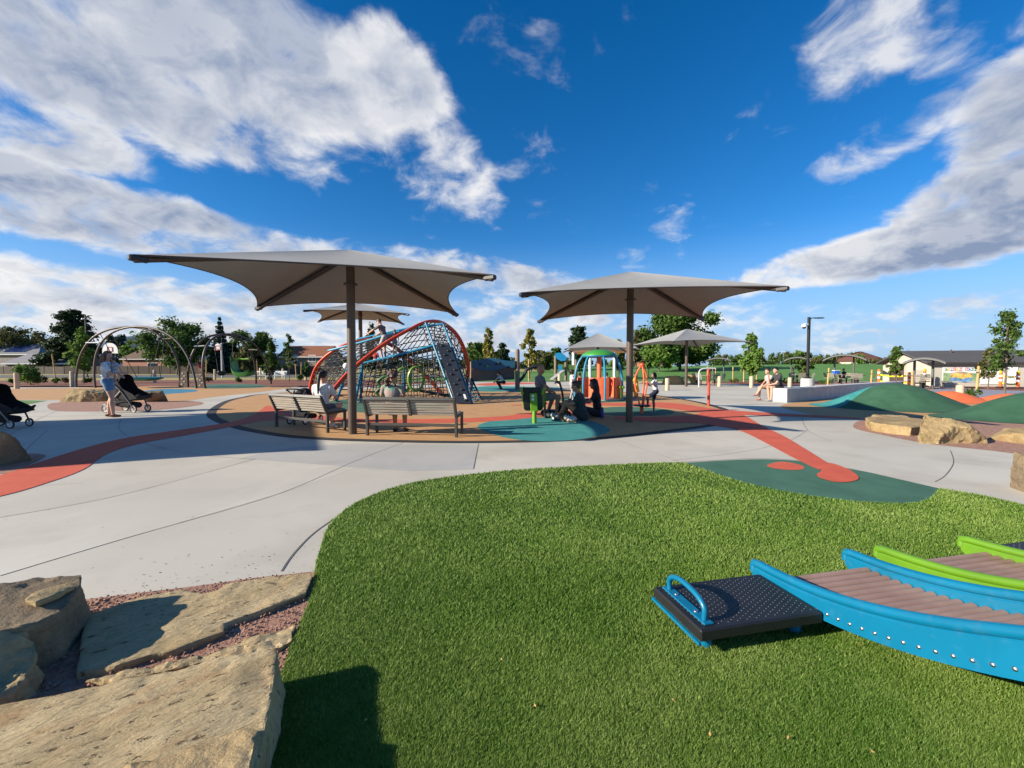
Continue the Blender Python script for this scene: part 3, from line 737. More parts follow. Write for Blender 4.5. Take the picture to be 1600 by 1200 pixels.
slab('stepping_stone', 'wide flat flagstone sunk in red gravel between the path and the slab', zt([(132, 962), (200, 938), (285, 921), (318, 926), (340, 922), (355, 911), (420, 901), (486, 894.5), (489, 900), (478, 926), (420, 948), (352, 972), (350, 986), (300, 1003), (262, 1018), (235, 1022), (180, 1040), (120, 1050)], .035), .06, m=STONE2, seed=12, amp=.007, freq=8, skew=.02)
slab('stepping_stone', 'grey broken flagstone strip between the flagstone and the big slab', zt([(130, 1062), (230, 1042), (335, 1016), (400, 990), (462, 975), (458, 1000), (440, 1010), (330, 1030), (180, 1065)], .03), .05, m=STONE2, seed=14, amp=.014, freq=9, skew=.02)
def boulder(name, label, base, dims, seed, m=STONE, rz=0, npts=15, amp=.028, freq=3.2, cat='boulder', box=.75, group=None):
    rg = random.Random(seed); bm = bmesh.new()
    for k in range(npts):
        a = 2 * PI * k / npts * 2.4; z = rg.choice([0, 0, 1, 1, .6])
        q = 1.0 if z < .5 else rg.uniform(.5, .85)
        x, y = math.cos(a), math.sin(a); mxy = max(abs(x), abs(y)); x, y = lerp(x, x / mxy, box), lerp(y, y / mxy, box)
        bm.verts.new((x * dims[0] / 2 * q * rg.uniform(.85, 1), y * dims[1] / 2 * q * rg.uniform(.85, 1), dims[2] * (z * rg.uniform(.75, 1) if z else -.12)))
    r = bmesh.ops.convex_hull(bm, input=bm.verts); 
    bmesh.ops.delete(bm, geom=[v for v in bm.verts if not v.link_faces], context='VERTS')
    bmesh.ops.bevel(bm, geom=list(bm.edges), offset=.03 * min(dims), segments=2, affect='EDGES', clamp_overlap=True)
    bmesh.ops.triangulate(bm, faces=bm.faces)
    mx = max(dims)
    for k in range(4):
        es = [e for e in bm.edges if e.calc_length() > mx * (.2, .1, .05, .028)[k]]
        if es: bmesh.ops.subdivide_edges(bm, edges=es, cuts=1); bmesh.ops.triangulate(bm, faces=bm.faces)
    rough(bm, amp * mx * .5, freq / mx * 2, seed)
    me = bpy.data.meshes.new(name); bm.to_mesh(me); bm.free(); me.materials.append(m); me.shade_smooth()
    try: me.set_sharp_from_angle(angle=math.radians(22))
    except Exception: pass
    o = link(name, me); o.location = (base[0], base[1], 0); o.rotation_euler.z = rz
    return tag(o, label, cat, group)
STONEY = stone('sandstone_yellow', [(.28, .195, .09), (.40, .305, .165), (.27, .13, .05), (.10, .06, .03)], .5, .8)
boulder('sandstone_boulder', 'long tan boulder behind the mother and her stroller', G(138, 627), (1.95, .9, .50), 21, STONEY, .05, box=1)
boulder('sandstone_boulder', 'dark squared boulder right of the stroller', G(242, 628), (.75, .7, .46), 25, STONE3, .2, box=1)
boulder('sandstone_boulder', 'brown boulder half cut off at the left edge of the shaded paving', G(-28, 726), (1.0, .9, .52), 27, STONE3, .1)
slab('sandstone_boulder', 'low flat-topped pale boulder left of the peaked boulder by the green mound', zt([(1352, 653, .20), (1372, 647, .24), (1410, 649, .22), (1448, 656, .2), (1462, 664, .16), (1425, 668, .17), (1398, 663, .20), (1360, 660, .18)], .2), .26, m=STONEY, seed=33, amp=.03, freq=3, skew=.06)
g5 = G(1476, 690)
slab('sandstone_boulder', 'big peaked golden boulder in front of the green mounds', [g5 + Vector(v) for v in ((-.62, -.15, .12), (-.40, .05, .30), (-.16, .20, .47), (.02, .16, .38), (.18, .10, .40), (.42, .05, .34), (.60, -.02, .16), (.52, -.20, .10), (.22, -.22, .26), (-.05, -.20, .26), (-.30, -.24, .16))], .40, m=STONEY, seed=38, amp=.035, freq=3, skew=.18)
boulder('sandstone_boulder', 'pale boulder at the right edge beside the peaked boulder', G(1600, 690), (1.0, .9, .22), 41, STONEY, .4)
boulder('sandstone_boulder', 'reddish boulder cut by the right edge near the turf', G(1632, 772), (.75, .6, .42), 44, STONE3, .2)
boulder('sandstone_boulder', 'pale rounded boulder under the far shade umbrella', G(1052, 601), (2.2, 1.3, .75), 47, STONEY, .2)
boulder('sandstone_boulder', 'blocky pale boulder right of the rounded boulder under the far umbrella', G(1083, 601), (1.5, 1.2, .85), 49, STONEY, .5, box=1)
# gravel thrown over the bed
gv = MB(); rg = random.Random(4)
gpoly = np.array([(p.x, p.y) for p in [G(*q) for q in ((-300, 990), (0, 960), (130, 938), (290, 919), (400, 904), (490, 895), (485, 930), (455, 1010), (430, 1100), (300, 1250), (-300, 1300))]])
X = np.array([rg.uniform(-3.2, -.6) for _ in range(9000)]); Y = np.array([rg.uniform(1.0, 2.95) for _ in range(9000)])
for x, y, k in zip(X, Y, inside(gpoly, X, Y)):
    if not k: continue
    r = rg.uniform(.003, .011); c = Vector((x, y, .010))
    pts = [c + Vector((rg.uniform(.6, 1.2) * r * math.cos(a), rg.uniform(.6, 1.2) * r * math.sin(a), 0)) for a in (0, 1.6, 3.1, 4.6)]
    gv.add(pts + [c + Vector((rg.uniform(-.3, .3) * r, rg.uniform(-.3, .3) * r, r * rg.uniform(.5, 1.0)))], [(0, 1, 4), (1, 2, 4), (2, 3, 4), (3, 0, 4)])
tag(obj(gv, 'gravel', DIRT), 'loose red gravel chips among the foreground stones', 'gravel', kind='stuff')
gv = MB()
for k in range(110):                                # crumbs on the concrete edge
    t = rg.random(); e = lerp(G(140, 935), G(490, 893), t); q = abs(rg.gauss(0, .28)); x, y = e.x - rg.gauss(0, .05), e.y + q; r = rg.uniform(.0015, .005); c = Vector((x, y, .002))
    gv.add([c + Vector((r, 0, 0)), c + Vector((0, r, 0)), c + Vector((-r, 0, 0)), c + Vector((0, -r, 0)), c + Vector((0, 0, r * .8))], [(0, 1, 4), (1, 2, 4), (2, 3, 4), (3, 0, 4)])
tag(obj(gv, 'gravel_crumbs', mat('gravel_pale', (.30, .19, .14), .95)), 'scattered gravel crumbs along the concrete edge', 'gravel', kind='stuff')

# ------------------------------------------------------------------ mounds and seat wall
sheet('rubber_floor', RTAN, gp([(1222, 633), (1290, 624), (1440, 618), (1500, 628), (1600, 628), (1760, 632), (1760, 715), (1600, 697), (1500, 670), (1400, 656), (1320, 654), (1250, 644)], 5), .006)
def mound(label, c, rx, ry, h, rz, m, teal=None, seed=0):
    t = thing('play_mound', label, 'mound', (c[0], c[1], .008), rz, 'rubber play mounds')
    n = 44; parts = {}
    tv = Vector(teal[:2]).normalized() if teal else Vector((1, 0)); sv = Vector((-tv.y, tv.x))
    def hz(x, y):
        r = min(1, math.hypot(x, y)); return h * (.5 + .5 * math.cos(PI * r)) ** .92
    for i in range(n):
        for j in range(n):
            ab = [(-1 + 2 * (i + a) / n, -1 + 2 * (j + b) / n) for a, b in ((0, 0), (1, 0), (1, 1), (0, 1))]
            q = [tuple(tv * a + sv * b) for a, b in ab]
            if all(math.hypot(*p) > 1.0 for p in q): continue
            q2 = []
            for p in q:
                r = math.hypot(*p); q2.append((p[0] / r, p[1] / r) if r > 1 else p)
            key = 'band' if (teal and ab[0][0] > teal[2]) else 'body'
            parts.setdefault(key, MB()).add([(p[0] * rx, p[1] * ry, hz(*p)) for p in q2], [(0, 1, 2, 3)])
    for k, mb in parts.items():
        obj(mb, 'rubber_skin' if k == 'body' else 'teal_band', m if k == 'body' else RTEAL, t, smooth='all', fix=True)
    return t
c1 = G(1398, 637); mound('tall green rubber mound with a teal band on its left flank', c1, 2.35, 1.75, .80, -.55, RMND, (-.80, .60, .14))
c2 = G(1625, 656); mound('green rubber mound running off the right edge', c2, 2.2, 1.45, .70, -.3, RMND)
c3 = G(1482, 627); mound('orange rubber mound right of the tall green mound', c3, 1.6, 1.3, .40, 0, RORG)
c4 = G(1578, 629); mound('orange rubber mound farthest right beyond the bollard', c4, 1.6, 1.2, .33, 0, RORG)
wp = cr([G(1218, 628.5), G(1262, 624.5), G(1310, 619), G(1352, 614.5), G(1400, 610)], 4)
wt = thing('seat_wall', 'low curved concrete seat wall with two people on its end', 'wall', wp[0])
for i in range(0, len(wp) - 1, 2):
    a, b = wp[i], wp[min(i + 2, len(wp) - 1)]; dd = (b - a).normalized()
    obj(MB().beam(a + Vector((0, 0, .27)) + dd * .006, b + Vector((0, 0, .27)) - dd * .006, .52, .54, bev=.012), 'wall_block', CONCW, wt, world=True)
# ------------------------------------------------------------------ rope climber with crossing red arches
cl = thing('rope_climber', 'red arched rope climber with black nets and a leaning climbing board', 'climbing frame', G(610, 628))
def dd3(L): return [D(*p) for p in L]
A1 = cr(dd3([(503, 632, 15.4), (528, 600, 15.7), (553, 574, 16.0), (600, 537, 16.6), (640, 514, 17.2), (667, 502, 17.8), (690, 504, 18.6), (712, 521, 19.4), (726, 548, 20.2), (731.5, 575, 21.0), (729, 600, 21.6), (727, 615.5, 22)]), 6)
A2 = cr(dd3([(484, 619, 20), (488, 592, 19.9), (497, 570, 19.8), (515, 552, 19.6), (540, 538, 19.4), (575, 530, 19.6), (610, 538, 20.2), (640, 562, 21), (668, 590, 22), (690, 614, 22.8)]), 6)
def arch(P, side):
    off = Vector((side[0], side[1], 0))
    o = obj(MB().tube([p + off * .055 for p in P], .062, 10), 'arch', REDP, cl, world=True, smooth=True)
    obj(MB().tube([p - off * .055 + Vector((0, 0, -.03)) for p in P], .055, 10), 'arch_tube', REDP, o, smooth=True)
arch(A1, (.6, .8)); arch(A2, (.6, .8))
def bt(name, pts, r, m, n=10, par=cl): return obj(MB().tube([D(*p) for p in pts], r, n), name, m, par, world=True, smooth=True)
BLT = paint('sky_blue_tube', (.03, .27, .42), .4)
bt('ridge_tube', [(513, 548, 18.6), (560, 536, 18.2), (602, 524, 18), (645, 513, 17.9), (692, 506, 17.9)], .05, BLT)
bt('ridge_tube', [(558, 530, 18.8), (600, 521, 18.6), (660, 508, 18.8)], .045, BLT)
bt('deck_tube', [(566, 568, 16.7), (610, 558, 16.8), (680, 539, 17)], .05, BLT)
bt('deck_tube', [(590, 566, 18.6), (690, 540, 18.8)], .05, BLT)
obj(MB().plate([D(600, 563, 16.8), D(680, 541, 17.0), D(690, 542, 18.7), D(610, 563, 18.6)], .05), 'deck', BLACKP, cl, world=True)
for (x, y, d_, xb) in ((606, 559, 16.8, 606), (631, 556, 17.6, 631), (566, 567, 16.7, 563)):
    g = D(xb, 576, d_); bt('post', [(x, y, d_), (xb, 576 + 858 / d_, d_)], .055, BLUED)
lad_l, lad_r = [D(546, 568, 16.8), D(526, 626, 15.6)], [D(566, 568, 17.0), D(556, 626, 15.8)]
lo_ = obj(MB().tube(lad_l, .05, 8), 'ladder_rail', BLUED, cl, world=True, smooth=True); obj(MB().tube(lad_r, .05, 8), 'ladder_rail', BLUED, cl, world=True, smooth=True)
for k in range(1, 7): obj(MB().tube([lerp(lad_l[0], lad_l[1], k / 7), lerp(lad_r[0], lad_r[1], k / 7)], .022, 6), 'rung', BLACKP, lo_)
obj(MB().ell(D(541, 572, 16.7), (.13, .13, .13), 12, 8), 'ball', WHITEP, cl, world=True, smooth=True)
SLATE = mat('slate_panel', (.012, .018, .029), .55, .1, 4, .1, 40)
TL, TR, BR_, BL_ = D(682, 536, 16.8), D(703, 539, 16.8), D(737, 631.5, 15.35), D(713, 630, 15.35)
bd = obj(MB().plate([TL, TR, BR_, BL_], .06), 'climbing_board', SLATE, cl, world=True)
nb = (TR - TL).cross(BL_ - TL).normalized()
if nb.y > 0: nb = -nb
for k in range(12):
    f, e = (k + .6) / 12.2, (.33, .68)[k % 2]; c = lerp(lerp(TL, TR, e), lerp(BL_, BR_, e), f) + nb * .045
    obj(MB().ell(c, (.06, .035, .05), 8, 6), 'hand_hold', BLACKP, bd, smooth=True)
c = lerp(lerp(TL, TR, .72), lerp(BL_, BR_, .72), .9) + nb * .035; up_ = (TL - BL_).normalized(); rt_ = (TR - TL).normalized()
obj(MB().plate([c - rt_ * .04 - up_ * .12, c + rt_ * .04 - up_ * .12, c + rt_ * .04 + up_ * .12, c - rt_ * .04 + up_ * .12], .012), 'sticker', WHITEP, bd)
for a, b in (((665, 504, 17.4), (711, 631.5, 15.4)), ((693, 507, 17.6), (738.5, 632, 15.4))): bt('board_rail', [a, b], .045, BLUED)
# nets
ropes = MB(); knots = MB()
def rope(P, r=.019, sag=.0):
    P = [Vector(p) for p in P]
    if sag:
        n = 6; P = [lerp(P[0], P[1], i / n) - Vector((0, 0, sag * 4 * (i / n) * (1 - i / n))) for i in range(n + 1)]
    ropes.tube(P, r, 4, caps=False); return P
def net(a, b, nu, nv, sag=.15):
    rows = []
    for i in range(nu + 1):
        p, q = a(i / nu), b(i / nu); rows.append([lerp(p, q, j / nv) - Vector((0, 0, sag * 4 * (j / nv) * (1 - j / nv))) for j in range(nv + 1)])
        rope(rows[-1])
    for j in range(nv + 1): rope([r[j] for r in rows])
    for r in rows:
        for p in r: knots.ell(p, (.021, .021, .021), 5, 4)
def on(P, t0, t1): return lambda t: P[min(len(P) - 1, int(round(lerp(t0, t1, t) * (len(P) - 1))))]
def seg(a, b):
    a, b = D(*a), D(*b); return lambda t: lerp(a, b, t)
net(on(A1, .05, .52), on(A2, .05, .48), 14, 7); net(on(A1, .5, .95), on(A2, .95, .55), 10, 6, .3)
net(on(A1, .40, .62), seg((600, 562, 16.8), (690, 545, 17.2)), 10, 5, 0); net(seg((575, 568, 16.6), (690, 541, 17)), seg((560, 628, 15.8), (705, 627, 15.8)), 15, 8, 0)
net(seg((660, 508, 18.6), (697, 508, 18.2)), seg((672, 545, 18.6), (728, 560, 20)), 6, 5, 0)
net(on(A1, .60, .9), seg((705, 540, 17), (735, 625, 16.5)), 9, 4, 0)
net(seg((590, 568, 18.6), (690, 545, 18.8)), seg((575, 620, 19.5), (700, 620, 19.5)), 13, 7, 0)
net(seg((486, 600, 19.9), (530, 545, 19.5)), seg((520, 625, 16), (560, 575, 16.2)), 9, 6, .1)
o = obj(ropes, 'rope_net', ROPE, cl, world=True); o['kind'] = 'stuff'
o = obj(knots, 'net_connectors', mat('grey_connector', (.5, .5, .5), .5, .1, 9), cl, world=True); o['kind'] = 'stuff'
for cx_, cy_ in ((630, 594), (650, 592)):
    c = D(cx_, cy_, 15.6); P = [c + Vector((.26 * math.cos(a), .10 * math.cos(a), .44 * math.sin(a))) for a in [2 * PI * k / 28 for k in range(28)]]
    obj(MB().tube(P, .055, 8, closed=True, flat=.8), 'ring', paint('ring_lime', (.12, .22, .02)), cl, world=True, smooth=True)
for (a, b, c) in (((590, 596), (604, 588), (600, 606)), ((604, 604), (618, 596), (612, 612)), ((588, 612), (602, 606), (598, 622))):
    P = [D(*a, 15.9), D(*b, 15.9), D(*c, 15.9)]; obj(MB().tube(cr(P, 5, True), .055, 8, closed=True), 'leaf_step', paint('leaf_dark', (.03, .11, .02)), cl, world=True, smooth=True)
obj(MB().beam(D(655, 610, 16.2), D(705, 619, 16.4), .35, .10, bev=.03), 'balance_log', BLACKP, cl, world=True)
sn = thing('net_ladder', 'small leaning net ladder right of the climbing board', 'climbing net', G(745, 625))
for a, b in (((737, 591, 18.2), (752.5, 626, 17.2)), ((737, 591, 18.2), (735, 618, 20.4))): obj(MB().tube([D(*a), D(*b)], .04, 8), 'pole', BLACKP, sn, world=True, smooth=True)
ropes = MB(); knots = MB(); net(seg((736, 592, 18.2), (752, 624, 17.3)), seg((728, 592, 18.9), (735, 627, 17.3)), 7, 4, 0); o = obj(ropes, 'rope_net', BLUED, sn, world=True); o['kind'] = 'stuff'

# ------------------------------------------------------------------ domed merry-go-round
mc = G(936, 624.5); mg = thing('merry_go_round', 'green domed merry-go-round with blue arched ribs and orange panels', 'merry-go-round', mc)
obj(MB().lathe([(.001, .02), (1.0, .02), (1.0, .07), (.001, .075)], n=36), 'deck', CONC2, mg)
obj(MB().lathe([(.74, 1.80), (.75, 1.84), (.66, 1.93), (.48, 2.02), (.25, 2.08), (.001, 2.10)], n=32), 'dome', GRNP, mg, smooth='all')
obj(MB().tube([(.72 * math.cos(a), .72 * math.sin(a), 1.81) for a in [2 * PI * k / 32 for k in range(32)]], .045, 8, closed=True), 'rim', BLUED, mg, smooth=True)
for k in range(7):
    a = 2 * PI * k / 7 + .25; P = cr([(r * math.cos(a), r * math.sin(a), z) for r, z in ((.70, 1.80), (.86, 1.55), (.98, 1.1), (1.02, .6), (1.0, .07))], 5)
    obj(MB().tube(P, .042, 8), 'rib', paint('rib_blue', (.02, .24, .38), .4), mg, smooth=True)
for a0 in (-2.25, -1.05, .35, 1.9):
    obj(MB().lathe([(.86, .08), (.90, .08), (.90, .93), (.86, .93), (.86, .08)], n=10, a0=a0, a1=a0 + .92), 'panel', ORGP, mg, smooth=True)
obj(MB().tube([(0, 0, .05), (0, 0, 1.95)], .09, 14), 'centre_post', ORGP, mg, smooth=True)
for a in (-2.6, -.75):
    h = MB().box((1.04 * math.cos(a), 1.04 * math.sin(a), .55), (.22, .16, .10), Matrix.Rotation(a, 3, 'Z'), .03); o = obj(h, 'seat', LIMEP, mg)
    obj(MB().beam((1.04 * math.cos(a), 1.04 * math.sin(a), .1), (1.04 * math.cos(a), 1.04 * math.sin(a), .5), .07, .07), 'seat_stem', LIMEP, o)
# ------------------------------------------------------------------ orange stand-on spinner, red post
sp = thing('stand_on_spinner', 'orange tubular stand-on spinner with black foot disc', 'spinner', G(1002.5, 646))
obj(MB().tube([(0, 0, 0), (0, 0, .22)], .055, 14), 'stem', ORGP, sp, smooth=True)
obj(MB().lathe([(.001, .215), (.24, .215), (.255, .23), (.24, .25), (.001, .255)], n=28), 'foot_disc', BLACKP, sp, smooth=True)
for k in range(3):
    a = 2 * PI * k / 3 + .5; P = cr([(r * math.cos(a), r * math.sin(a), z) for r, z in ((.06, .25), (.13, .55), (.20, .85), (.16, 1.15), (.03, 1.38))], 5)
    obj(MB().tube(P, .024, 8), 'grab_bar', ORGP, sp, smooth=True)
obj(MB().ell((0, 0, 1.40), (.075, .075, .075), 12, 8), 'top_ball', paint('spinner_red', (.70, .08, .03)), sp, smooth=True)
rp = thing('play_post', 'slim red post with an oval loop top at the edge of the island', 'post', G(1107, 634.5))
obj(MB().tube([(0, 0, 0), (0, 0, .85)], .045, 12), 'post', paint('coral_red', (.62, .07, .04)), rp, smooth=True)
obj(MB().tube([(.05 * math.cos(a), .03 * math.cos(a), 1.03 + .24 * math.sin(a)) for a in [2 * PI * k / 24 for k in range(24)]], .026, 8, closed=True), 'loop', MATS['coral_red'], rp, smooth=True)
# ------------------------------------------------------------------ lime play chair and mobility scooter
ch = thing('play_chair', 'lime green play chair with black seat shell on a lime post', 'play chair', G(835, 661.5))
obj(MB().tube([(0, 0, 0), (0, .02, .30)], .052, 14), 'post', LIMEP, ch, smooth=True)
pl_ = obj(MB().beam((0, .02, .26), (-.03, -.05, .72), .17, .035, (0, 1, 0), .012), 'back_plate', LIMEP, ch)
for z in (.55, .63): obj(MB().beam((-.04, -.075 , z), (-.04, -.078, z + .055), .06, .006, (0, 1, 0)), 'sticker', WHITEP, pl_)
sh_ = cr([(-.02, .42, .30), (-.02, .15, .30), (-.03, .04, .40), (-.05, .0, .62), (-.07, -.06, .84)], 5); V = []; F = []
for i, p in enumerate(sh_):
    w = .20 + .03 * math.sin(i / len(sh_) * PI)
    for q in ((-w, .03), (-w * .8, -.02), (w * .8, -.02), (w, .03)): V.append(p + Vector((q[0], 0, q[1] * .6)))
    for q in ((w, .075), (w * .8, .03), (-w * .8, .03), (-w, .075)): V.append(p + Vector((q[0], .02, q[1] * .6)))
n8 = 8
for i in range(len(sh_) - 1):
    for k in range(8): F.append((i * 8 + k, i * 8 + (k + 1) % 8, (i + 1) * 8 + (k + 1) % 8, (i + 1) * 8 + k))
F += [tuple(range(8))[::-1], tuple((len(sh_) - 1) * 8 + k for k in range(8))]
obj(MB().add(V, F), 'seat_shell', BLACKP, ch, smooth=True)
for s in (-1, 1):
    P = cr([(-.05 + s * .23, -.03, .70), (-.05 + s * .27, -.05, .82), (-.03 + s * .28, .12, .82), (.0 + s * .26, .33, .66), (s * .25, .38, .45), (s * .2, .36, .33)], 5)
    obj(MB().tube(P, .03, 8), 'arm_loop', LIMEP, ch, smooth=True)
ms = thing('mobility_scooter', 'small black mobility scooter in front of the man in grey', 'scooter', G(868, 652), .15)
obj(MB().box((0, 0, .17), (.62, .34, .07), None, .02), 'deck', BLACKP, ms); obj(MB().box((.16, 0, .28), (.26, .26, .22), None, .07), 'front_cowl', mat('scooter_navy', (.012, .018, .035), .35, .1, 5), ms, smooth=True)
obj(MB().tube(cr([(.20, 0, .32), (.20, 0, .55), (.13, 0, .86), (.06, 0, .93)], 5), .028, 8), 'tiller', BLACKP, ms, smooth=True)
hb = obj(MB().tube([(.05, -.26, .90), (.03, -.1, .93), (.03, .1, .93), (.05, .26, .90)], .02, 8), 'handlebar', BLACKP, ms, smooth=True); obj(MB().box((.06, 0, .95), (.10, .18, .05), None, .02), 'display', BLACKP, hb)
for x in (-.26, .26):
    for y in (-.2, .2):
        w = MB(); c = Vector((x, y, .10)); w.tube([c - Vector((0, .03, 0)), c + Vector((0, .03, 0))], .10, 16); o = obj(w, 'wheel', BLACKP, ms, smooth=True)
        obj(MB().tube([c - Vector((0, .034, 0)), c + Vector((0, .034, 0))], .05, 12), 'hub', STEEL, o, smooth=True)
# ------------------------------------------------------------------ wave wall with log post
ww = thing('wave_wall', 'wavy blue and brown climbing wall beside a log post', 'climbing wall', G(772, 608))
def wave(top, bot, d_, m, nm, th=.25):
    V = []; F = []; n = 28
    for i in range(n + 1):
        t = i / n; x = lerp(736, 804, t); y0, y1 = top(t), bot(t)
        for dp in (d_, d_ + th): V += [D(x, y0, dp), D(x, y1, dp)]
    for i in range(n):
        a, b = i * 4, i * 4 + 4
        F += [(a, b, b + 1, a + 1), (a + 2, a + 3, b + 3, b + 2), (a, a + 2, b + 2, b), (a + 1, b + 1, b + 3, a + 3)]
    F += [(0, 1, 3, 2), (4 * n, 4 * n + 2, 4 * n + 3, 4 * n + 1)]
    return obj(MB().add(V, F), nm, m, ww, world=True, smooth=True)
wave(lambda t: 561.5 + 2.2 * math.cos(t * 7), lambda t: 577 + 2.5 * math.sin(t * 6 - 1), 26.4, paint('wave_blue', (.007, .075, .145), .45), 'upper_wave')
wave(lambda t: 573 + 2.5 * math.sin(t * 6 - 1), lambda t: 592 + 2.5 * math.sin(t * 5), 26.5, mat('wave_brown', (.10, .075, .065), .7, .15, 3), 'lower_wave')
wave(lambda t: 588 + 2.5 * math.sin(t * 5), lambda t: 596 - 3 * t, 26.6, paint('wave_dark', (.02, .06, .09), .5), 'foot_wave')
for x, y in ((750, 569), (762, 572), (775, 569), (793, 573), (780, 567)): obj(MB().ell(D(x, y, 26.38), (.08, .05, .08), 8, 6), 'hand_hold', BLACKP if x != 762 else GRNP, ww, world=True)
obj(MB().tube([D(808.5, 608, 26.6), D(808.5, 548, 26.6), D(808.5, 545.5, 26.6)], [.15, .14, .10], 12), 'log_post', mat('log_grey', (.20, .155, .115), .85, .2, 9, .4, 40, stretch=(1, 1, .2)), ww, world=True, smooth=True)
obj(MB().tube([D(737, 608, 26.9), D(737, 565, 26.9)], .10, 10), 'log_post', MATS['log_grey'], ww, world=True, smooth=True)
obj(MB().tube(cr([D(809, 598, 26.6), D(818, 588, 26.6), D(823, 578, 26.6), D(834, 573, 26.6), D(846, 572, 26.6)], 5), .10, 8), 'climbing_limb', BLACKP, ww, world=True, smooth=True)
# ------------------------------------------------------------------ far play tower and pavilion
pt_ = thing('play_tower', 'distant play tower with green panel, blue leaf sign and slide', 'play structure', G(882, 594.5)); dT = 46
for x in (868, 884, 900): obj(MB().tube([D(x, 576 + 858 / dT, dT), D(x, 562 if x > 870 else 556, dT)], .16, 8), 'log_post', MATS['log_grey'], pt_, world=True, smooth=True)
obj(MB().plate([D(870, 568, dT), D(902, 571, dT), D(900, 587, dT), D(885, 577, dT), D(870, 577, dT)], .12), 'panel', mat('moss_panel', (.09, .17, .03), .6, .2, 3), pt_, world=True)
obj(MB().plate([D(876 + 9 * math.cos(a), 557.5 + 6 * math.sin(a) + 2.5 * math.cos(a), dT - .2) for a in [2 * PI * k / 20 for k in range(20)]], .12), 'leaf_sign', paint('leaf_blue', (.01, .25, .50), .4), pt_, world=True)
obj(MB().plate([D(872, 571, dT - .3), D(877, 570, dT - .3), D(879, 582, dT - .3), D(874, 583, dT - .3)], .1), 'leaf_sign', MATS['leaf_blue'], pt_, world=True)
obj(MB().beam(D(880, 579, dT - .5), D(862, 593, dT - 1.5), .6, .12, bev=.03), 'slide', mat('slide_grey', (.30, .29, .28), .4, .1, 3), pt_, world=True)
pv = thing('picnic_pavilion', 'low timber-ceiled pavilion roof on white posts behind the merry-go-round', 'pavilion', G(925, 592.5)); dP = 52
obj(MB().plate([D(893, 552, dP), D(990, 549, dP), D(982, 545, dP + 7), D(903, 546, dP + 7)], .30), 'roof', mat('pavilion_timber', (.30, .15, .06), .7, .2, 4), pv, world=True)
for x in (896, 922, 960, 985): obj(MB().tube([D(x, 576 + 858 / dP, dP), D(x, 551, dP)], .18, 8), 'post', WHITEP, pv, world=True, smooth=True)
# ------------------------------------------------------------------ arched swing frames on the left
ARCH = mat('arch_bronze', (.060, .044, .034), .5, .1, 5)
def arch_swing(label, feet, apexes, dpt, plates):
    t = thing('arch_swing', label, 'swing', G(*feet[0]))
    Ps = []
    for (l, r, ap) in zip(feet[::2], feet[1::2], apexes):
        a, b = G(*l), G(*r); am = (a + b) / 2; top = D(ap[0], ap[1], lerp(am.y, dpt, .6)); P = []
        for k in range(33):
            an = PI * k / 32; ca = math.cos(an); e = .5 - .5 * ca
            e = e + .10 * math.sin(2 * PI * e) * -.3
            p = lerp(a, b, e); lean = math.sin(an) ** .85; p = p + (top - Vector((am.x, am.y, 0)) ) * lean if False else p + Vector(((top.x - am.x) * lean, (top.y - am.y) * lean, top.z * lean)); P.append(p)
        obj(MB().tube(P, .07, 10), 'arch', ARCH, t, world=True, smooth=True); Ps.append(P)
    for i in plates:
        a, b = Ps[0][i], Ps[1][i]; obj(MB().beam(a, b, .30, .05), 'tie_plate', STEEL if i < 16 else ARCH, t, world=True)
    return t, Ps
s1, P1 = arch_swing('bronze arched swing frame with a teal saucer swing, behind the mother', [(119, 605), (281, 605), (149, 606), (307, 607)], [(200, 511), (214, 510.5)], 28.5, (8, 23))
s2, P2 = arch_swing('bronze arched swing frame with the green bucket seat, second from the left', [(294, 605), (400, 599.5), (321, 607), (424, 600)], [(352, 523), (364, 522.5)], 30, (8, 16, 24))
PLT = mat('plate_bronze', (.075, .058, .046), .5, .1, 5)
for t_, (x0, x1, y0, y1, dpt) in ((s1, (281, 292, 580, 605.5, 29)), (s2, (309, 320, 582, 607.5, 28.2))):
    a, b, c_, d_ = D(x0 + 2, y0, dpt), D(x1, y0, dpt), D(x1 + 1.5, y1, dpt), D(x0 - 1, y1, dpt); p = obj(MB().plate([a, b, c_, d_], .06), 'step_plate', PLT, t_, world=True)
    for k in range(5):
        q = lerp(lerp(a, b, .35 + .3 * (k % 2)), lerp(d_, c_, .35 + .3 * (k % 2)), (k + .8) / 6) + Vector((0, -.04, 0)); obj(MB().ell(q, (.07, .02, .05), 8, 5), 'step_hole', SAND, p)
def chains(t, pts, m=ROPE, r=.022):
    for a, b in pts: obj(MB().tube([a, b], r, 5), 'hanger', m, t, world=True)
sx = D(222, 592, 28.8); sau = thing('saucer_swing', 'teal saucer swing hanging from the first bronze arch', 'swing seat', sx)
obj(MB().lathe([(.001, -.16), (.7, -.13), (1.1, -.02), (1.2, .10), (1.12, .12), (1.0, .04), (.6, -.06), (.001, -.08)], n=32), 'saucer', paint('saucer_teal', (.012, .22, .27), .4), sau, smooth='all')
chains(sau, [(P1[0][11], sx + Vector((-.9, -.3, .1))), (P1[1][11], sx + Vector((-.7, .4, .1))), (P1[0][22], sx + Vector((.85, -.3, .1))), (P1[1][21], sx + Vector((1.0, .3, .1)))])
gx_ = D(379, 577, 29.5); gs = thing('bucket_swing', 'green high-backed bucket swing under the second bronze arch', 'swing seat', gx_)
GSW = paint('swing_green', (.045, .17, .03), .45)
prof = cr([(-.62, 0, .62), (-.58, 0, .1), (-.45, 0, -.35), (-.1, 0, -.52), (.35, 0, -.46), (.62, 0, -.28)], 5); V = []; F = []
